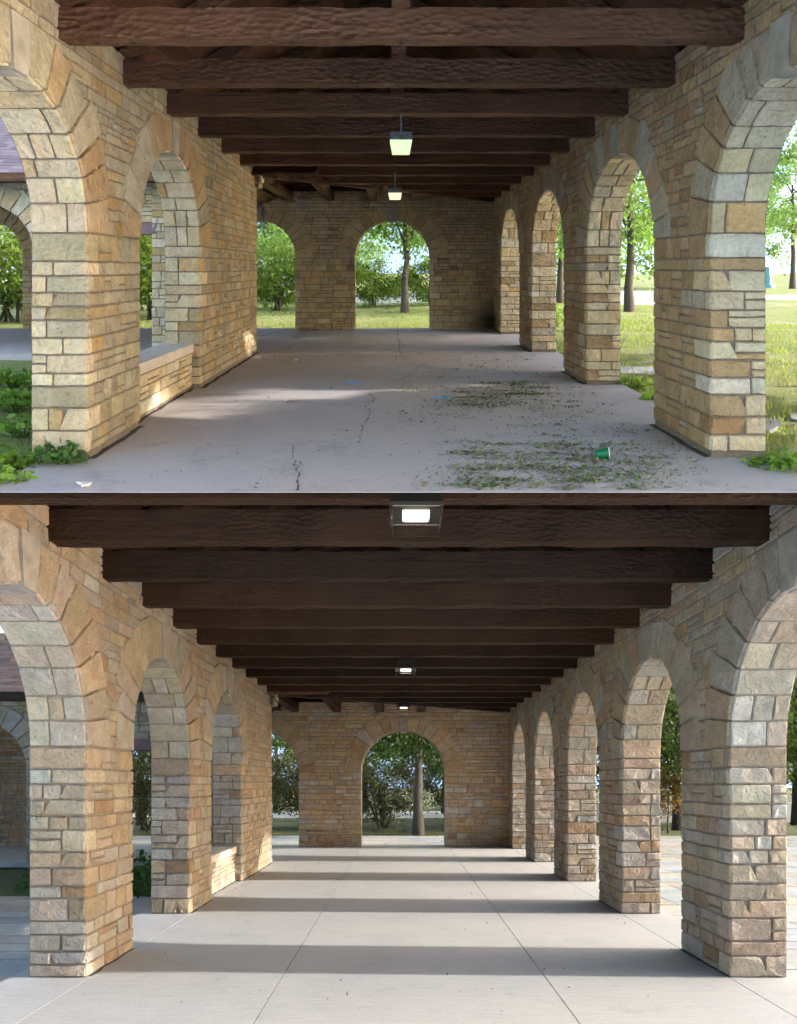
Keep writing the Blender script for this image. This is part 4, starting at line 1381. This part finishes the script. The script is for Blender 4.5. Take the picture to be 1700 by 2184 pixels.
for (x_, ya, yb) in [(LXR - .02, a_, a_ + .93) for a_ in (5.49, 8.16, 10.83, 13.5)] + [(LXL + .02, 5.49, 6.42), (LXL + .02, 8.16, 9.09), (LXL - .09, 9.1, 10.8), (LXL + .02, 10.83, 13.3)]:
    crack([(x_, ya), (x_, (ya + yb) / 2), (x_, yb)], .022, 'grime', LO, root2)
rng2 = np.random.default_rng(17)
Lq = np.concatenate([np.stack([rng2.normal(LXL + .12, .08, 60), rng2.uniform(9, 13.3, 60)], 1), np.stack([rng2.normal(LXR - .15, .1, 50), rng2.uniform(5.5, 16, 50)], 1), np.stack([rng2.uniform(-2.4, 2.5, 130), rng2.uniform(4.4, 16.4, 130)], 1), np.stack([rng2.normal(-1.6, .5, 60), rng2.normal(13.3, .12, 60)], 1)])
C4 = LO.arr(np.stack([Lq[:, 0], Lq[:, 1], np.full(len(Lq), .006)], 1))
Vq, Fq, Kq = leaf_mesh(C4, .015 + .03 * rng2.random(len(Lq)) ** 3, np.array([(.10, .075, .05), (.06, .05, .04), (.16, .11, .06)])[rng2.choice(3, len(Lq))], rng2, .5, .85)
tag(link_mesh('leaf_litter', Vq, Fq, M['litter'], None, Kq), 'few dry brown leaf scraps on the clean pale floor', 'leaf litter', kind='stuff')
ROPS = [Opening(3.75, 5.49), Opening(6.42, 8.16), Opening(9.09, 10.83), Opening(11.76, 13.50), Opening(14.43, 16.17)]
wall = thing_at(LO, 'arcade_wall', LXR, 5.49, 0, 'clean cream stone arcade of piers beside the paved court', 'wall')
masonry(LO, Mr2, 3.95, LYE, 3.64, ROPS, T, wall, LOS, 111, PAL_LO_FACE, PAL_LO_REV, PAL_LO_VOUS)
LOPS = [Opening(3.75, 5.49), Opening(6.42, 8.16), Opening(9.09, 10.83)]
wall = thing_at(LO, 'arcade_wall', LXL, 5.49, 0, 'clean cream stone wall of arches beside the planted court', 'wall')
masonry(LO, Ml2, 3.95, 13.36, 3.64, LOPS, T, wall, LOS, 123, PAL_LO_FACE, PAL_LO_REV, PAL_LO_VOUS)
rg = random.Random(78)
for k in range(5):
    mb = MB(LO); c = pick(rg, PAL_LO_REV)
    patch_rect(mb, LXL - .02, LXL + .10 + .03 * (k % 2), 3.12 + .105 * k, 3.22 + .105 * k, lambda a, b, w: (a, 13.36 - w, b), .05, .04, rg, c)
    patch_rect(mb, 13.1, 13.38, 3.12 + .105 * k, 3.22 + .105 * k, lambda a, b, w: (LXL + .1 + .03 * (k % 2) + w * .6, a, b), .04, .03, rg, c)
    mb.build('corbel_stone', M['stone_new'], wall)
EOPS = [Opening(-7.7, -5.7, 1.87, 2.92), Opening(-4.68, -2.56, 1.87, 2.92), Opening(-1.0, 1.117, 1.87, 2.92)]
wall = thing_at(LO, 'end_wall', 0, LYE, 0, 'clean honey stone end wall with a round arch framing a dark tree', 'wall')
masonry(LO, Me2, -12.4, LXR, 3.64, EOPS, T, wall, LOS, 137, PAL_LO_END, PAL_LO_REV, PAL_LO_END, reveals=False, soffit=False, top=3.25,
        stone=(.06, .125, .17, .46), skip=lambda a, b, c, d: b < -3.3 and not (-11.2 < a < -7.9), proud=.013)
low = thing_at(LO, 'low_wall', LXL, 9.09, 0, 'clean low stone wall with smooth cap filling an arch after the repair', 'low wall')
Mp2 = lambda u, v, w: (LXL - .11 + w, u, v)
masonry(LO, Mp2, 9.03, 10.89, .46, [], .34, low, LOS, 141, PAL_LO_REV, PAL_LO_REV, PAL_LO_VOUS, top=.455, stone=(.1, .18, .2, .4))
mb = MB(LO); mb.box(LXL - .47, LXL - .07, 9.03, 10.89, .465, .57); mb.build('cap_stone', M['cap'], low, cols=False)
wing(LO, LXL, 13.36, 'clean pale stone wing front with a square doorway beyond the planted court', 'mixed red brown shingle roof with black gutter over the wing', 151,
     (PAL_LO_REV, PAL_LO_REV, PAL_LO_REV), LOS, [(3, (.28, .17, .145)), (2, (.33, .22, .18)), (2, (.24, .17, .16)), (1, (.20, .13, .12))], (-9.6, -7.5), 'gutter')
timber_roof(LO, LXL, LXR, LYE, 13.36, 3.377, 4.13, .887, 15, .13, .232, M['wood_new'],
            'dark brown freshly stained timber roof of close beams', 161, hip=(3.96, 3.44, .74))
mb = MB(LO); mb.box(-12.4, LXL - .4, 13.4, LYE + .1, 3.42, 3.46)
tag(mb.build('wing_ceiling', M['wood_new'], cols=False), 'dark boarded ceiling inside the wing of the lower picture', 'ceiling', kind='structure')

def lamp_hood(site, x, y, zb, w, label, stem_top):
    r = thing_at(site, 'pendant_lamp', x, y, zb, label, 'lamp', 'new hooded pendant lamps')
    hw, gh, hh = w / 2, .085, .14
    zg = zb + gh
    m = MB(site); m.tube((x, y, zg + hh - .01), (x, y, stem_top), .012, .012, 8); m.build('stem', M['dark_metal'], r, cols=False)
    m = MB(site); a, b = hw * .62, hw
    z1 = zg + hh
    m.add([(x - a, y - a, z1), (x + a, y - a, z1), (x + a, y + a, z1), (x - a, y + a, z1), (x - b, y - b, zg), (x + b, y - b, zg), (x + b, y + b, zg), (x - b, y + b, zg),
           (x - b, y - b, zg - .015), (x + b, y - b, zg - .015), (x + b, y + b, zg - .015), (x - b, y + b, zg - .015)],
          [(0, 1, 2, 3), (0, 4, 5, 1), (1, 5, 6, 2), (2, 6, 7, 3), (3, 7, 4, 0), (4, 8, 9, 5), (5, 9, 10, 6), (6, 10, 11, 7), (7, 11, 8, 4), (11, 10, 9, 8)])
    m.build('hood', M['dark_metal'], r, cols=False)
    m = MB(site); c = hw * .5; d = hw * .44
    m.add([(x - c, y - c, zg - .017), (x + c, y - c, zg - .017), (x + c, y + c, zg - .017), (x - c, y + c, zg - .017), (x - d, y - d, zg - .026), (x + d, y - d, zg - .026), (x + d, y + d, zg - .026), (x - d, y + d, zg - .026)],
          [(0, 4, 5, 1), (1, 5, 6, 2), (2, 6, 7, 3), (3, 7, 4, 0), (7, 6, 5, 4)])
    m.build('led_panel', M['lamp_white'], r, cols=False)
    m = MB(site); c, d, t = hw * .96, hw * .9, .008
    for (sx, sy) in ((0, -1), (0, 1), (-1, 0), (1, 0)):
        if sx == 0: m.box(x - d, x + d, y + sy * d - t / 2, y + sy * d + t / 2, zb, zg - .017)
        else: m.box(x + sx * d - t / 2, x + sx * d + t / 2, y - d + t, y + d - t, zb, zg - .017)
    m.build('glass_shade', M['glass'], r, cols=False)
lamp_hood(LO, .085, 3.78, 3.05, .30, 'large dark hooded lamp with glass shade hanging nearest below the upper floor', 3.3)
lamp_hood(LO, .07, 9.65, 3.17, .30, 'dark hooded lamp hanging midway down the repaired hall', 3.39)
lamp_hood(LO, .06, 14.4, 3.16, .30, 'small dark hooded lamp hanging before the honey stone end wall', 3.39)

# flagstone paving
def paving(site, name, x0, x1, y0, y1, label, seed, limit, pal):
    r = random.Random(seed)
    pv = thing_at(site, name, (x0 + x1) / 2, y0, -.05, label, 'paving', kind='structure')
    m = MB(site); m.box(x0, x1, y0, y1, -.11, -.055); m.build('joint_sand', M['grit'], pv, cols=False)
    rest = MB(site); n = 0
    y = y0
    while y < y1 - .05:
        h = r.choice((.34, .5, .62, .78)); h = min(h, y1 - y)
        x = x0 if x0 > 0 else x1
        run = 0.0; tot = x1 - x0
        while run < tot - .05:
            w = r.choice((.45, .6, .8, 1.0, 1.25)) * r.uniform(.9, 1.1); w = min(w, tot - run)
            a = x0 + run if x0 > 0 else x1 - run - w
            parts = [(a, a + w, y, y + h)]
            if h > .6 and r.random() < .5: parts = [(a, a + w, y, y + h * .5), (a, a + w, y + h * .5, y + h)]
            for (p, q, s, t) in parts:
                z = -.035 + r.uniform(-.003, .003)
                g = .007
                tgt = MB(site) if n < limit and abs((p + q) / 2) < .66 * s + .5 else rest
                c = pick(r, pal)
                tgt.add([(p + g, s + g, z), (q - g, s + g, z), (q - g, t - g, z), (p + g, t - g, z), (p + g, s + g, -.06), (q - g, s + g, -.06), (q - g, t - g, -.06), (p + g, t - g, -.06)],
                        [(0, 1, 2, 3), (0, 4, 5, 1), (1, 5, 6, 2), (2, 6, 7, 3), (3, 7, 4, 0)], c)
                if tgt is not rest: tgt.build('flagstone', M['flag'], pv); n += 1
            run += w
        y += h
    if rest.v: tag(rest.build('far_flagstones', M['flag'], pv), kind='stuff')
PAL_FLAG = [(4, (.33, .335, .335)), (3, (.30, .32, .34)), (2, (.38, .33, .275)), (1.5, (.41, .35, .30)), (1, (.27, .285, .31))]
paving(LO, 'paving', 3.29, 13.5, 4.2, 20.6, 'grey and tan flagstone court outside the cream arcade', 5, 170, PAL_FLAG)
paving(LO, 'paving', -8.5, 3.285, 17.37, 20.6, 'flagstone path crossing behind the honey stone end wall', 6, 110, PAL_FLAG)
paving(LO, 'paving', -11.5, -3.25, 4.2, 9.6, 'flagstone court outside the near arches of the cream wall', 7, 90, PAL_FLAG)

# planted bed by the wing
GREEN_LO, GREEN_LO2 = (.045, .085, .02), (.065, .105, .022)
for i, (x, y, lab) in enumerate(((-4.2, 10.6, 'leafy green bed plant seen between the two near cream piers'), (-4.9, 11.6, 'leafy green bed plant further back between the two near cream piers'), (-3.75, 9.95, 'low green bed plant at the paving edge between the two near cream piers'), (-5.6, 10.9, 'leafy green bed plant near the court wall'))):
    weed(LO, x, y, .8, .5, 420, .12, (.05, .13, .025), 300 + i, lab, z=-.1)

# trees of the lower site
tree_d = tree('broadleaf_tree', 'grey barked tree with spreading limbs framed by the lower centre arch', 'tree', lox(893, 21.9), 9.5, .215, (5.4, 4.2, 2.5), GREEN_LO, 170, 110, .17, 21, spread=.7, trunk_top=.72, bark=(.105, .088, .072), limbs=14, wob=.3)
shr2 = tree('shrub', 'grey green twiggy shrub left of the trunk in the lower centre arch', 'shrub', lox(812, 25), 3.3, .06, (1.95, 2.3, 1.35), (.105, .105, .055), 120, 100, .11, 22, spread=.5, stems=8, limbs=4, bark=(.10, .085, .07))
copy_tree(shr2, lox(980, 26), 1.0, 2.0, 'grey green twiggy shrub right of the trunk in the lower centre arch')
copy_tree(shr2, lox(560, 25), 1.05, 4.0, 'grey green twiggy shrub at the lower side arch')
copy_tree(shr2, lox(690, 26), 1.05, 5.0, 'twiggy shrub hidden behind the honey pier')
copy_tree(shr2, lox(1090, 27), 1.1, 1.0, 'twiggy shrub behind the far corner of the hall')
pale = tree('broadleaf_tree', 'pale green feathery tree rising behind the shrub in the lower side arch', 'tree', lox(588, 36), 9, .2, (4.9, 2.6, 3.6), (.12, .17, .035), 90, 100, .2, 23, spread=.6)
tree_e = tree('broadleaf_tree', 'dark leafy tree seen through the second cream arch', 'tree', lox(1446, 24), 10, .22, (5.3, 3.4, 3.8), GREEN_LO2, 150, 110, .17, 24, spread=.68, bark=(.05, .04, .035))
for (px, y, s, rz, lab) in ((1700, 27, 1.1, 1.0, 'dark leafy tree at the right edge beside the outermost cream pier'), (1560, 33, 1.2, 2.0, 'dark tree hidden behind the outermost cream pier'),
                            (1290, 27, 1.0, 3.0, 'dark tree seen through the third cream arch'), (1200, 30, 1.0, 4.0, 'dark tree seen through the fourth cream arch'),
                            (950, 36, 1.15, 5.0, 'far dark tree behind the lower centre arch'), (780, 38, 1.15, .5, 'far dark tree at the left of the lower centre arch'),
                            (1110, 35, 1.1, 2.6, 'far dark tree behind the far corner of the hall'), (1390, 40, 1.2, 3.6, 'far tree between the cream arches'), (300, 27, .95, 1.5, 'dark tree seen through the square doorway of the repaired wing'), (1640, 42, 1.3, .2, 'far dark tree near the right edge of the lower picture'), (1800, 40, 1.3, 4.2, 'far dark tree beyond the paved court')):
    copy_tree(tree_e, lox(px, y), s, rz, lab)
copy_tree(shr2, lox(305, 24), 1.0, 1.0, 'twiggy shrub seen through the square doorway of the repaired wing')
sap = tree('sapling', 'small sapling with orange brown leaves beyond the paved court', 'tree', lox(1425, 22.6), 3.0, .04, (1.7, .9, 1.1), (.22, .12, .035), 36, 50, .13, 29, spread=.36)
strip(LO, 'low_wall', 6.5, 24, 29, 29.3, -.15, .75, M['white'], 'low pale wall beyond the trees of the paved court', 'low wall')
strip(LO, 'road', -30, 40, 31, 38, -.13, -.03, M['road'], 'pale road behind the shrubs of the lower picture', 'road', 'structure')
grass(LO, [(-9, 9, 20.7, 26, .7), (9, 15, 14, 26, .3)], 30000, .06, (.10, .125, .035), 4, 'short dull grass strip behind the flagstone path', zoff=-.12)
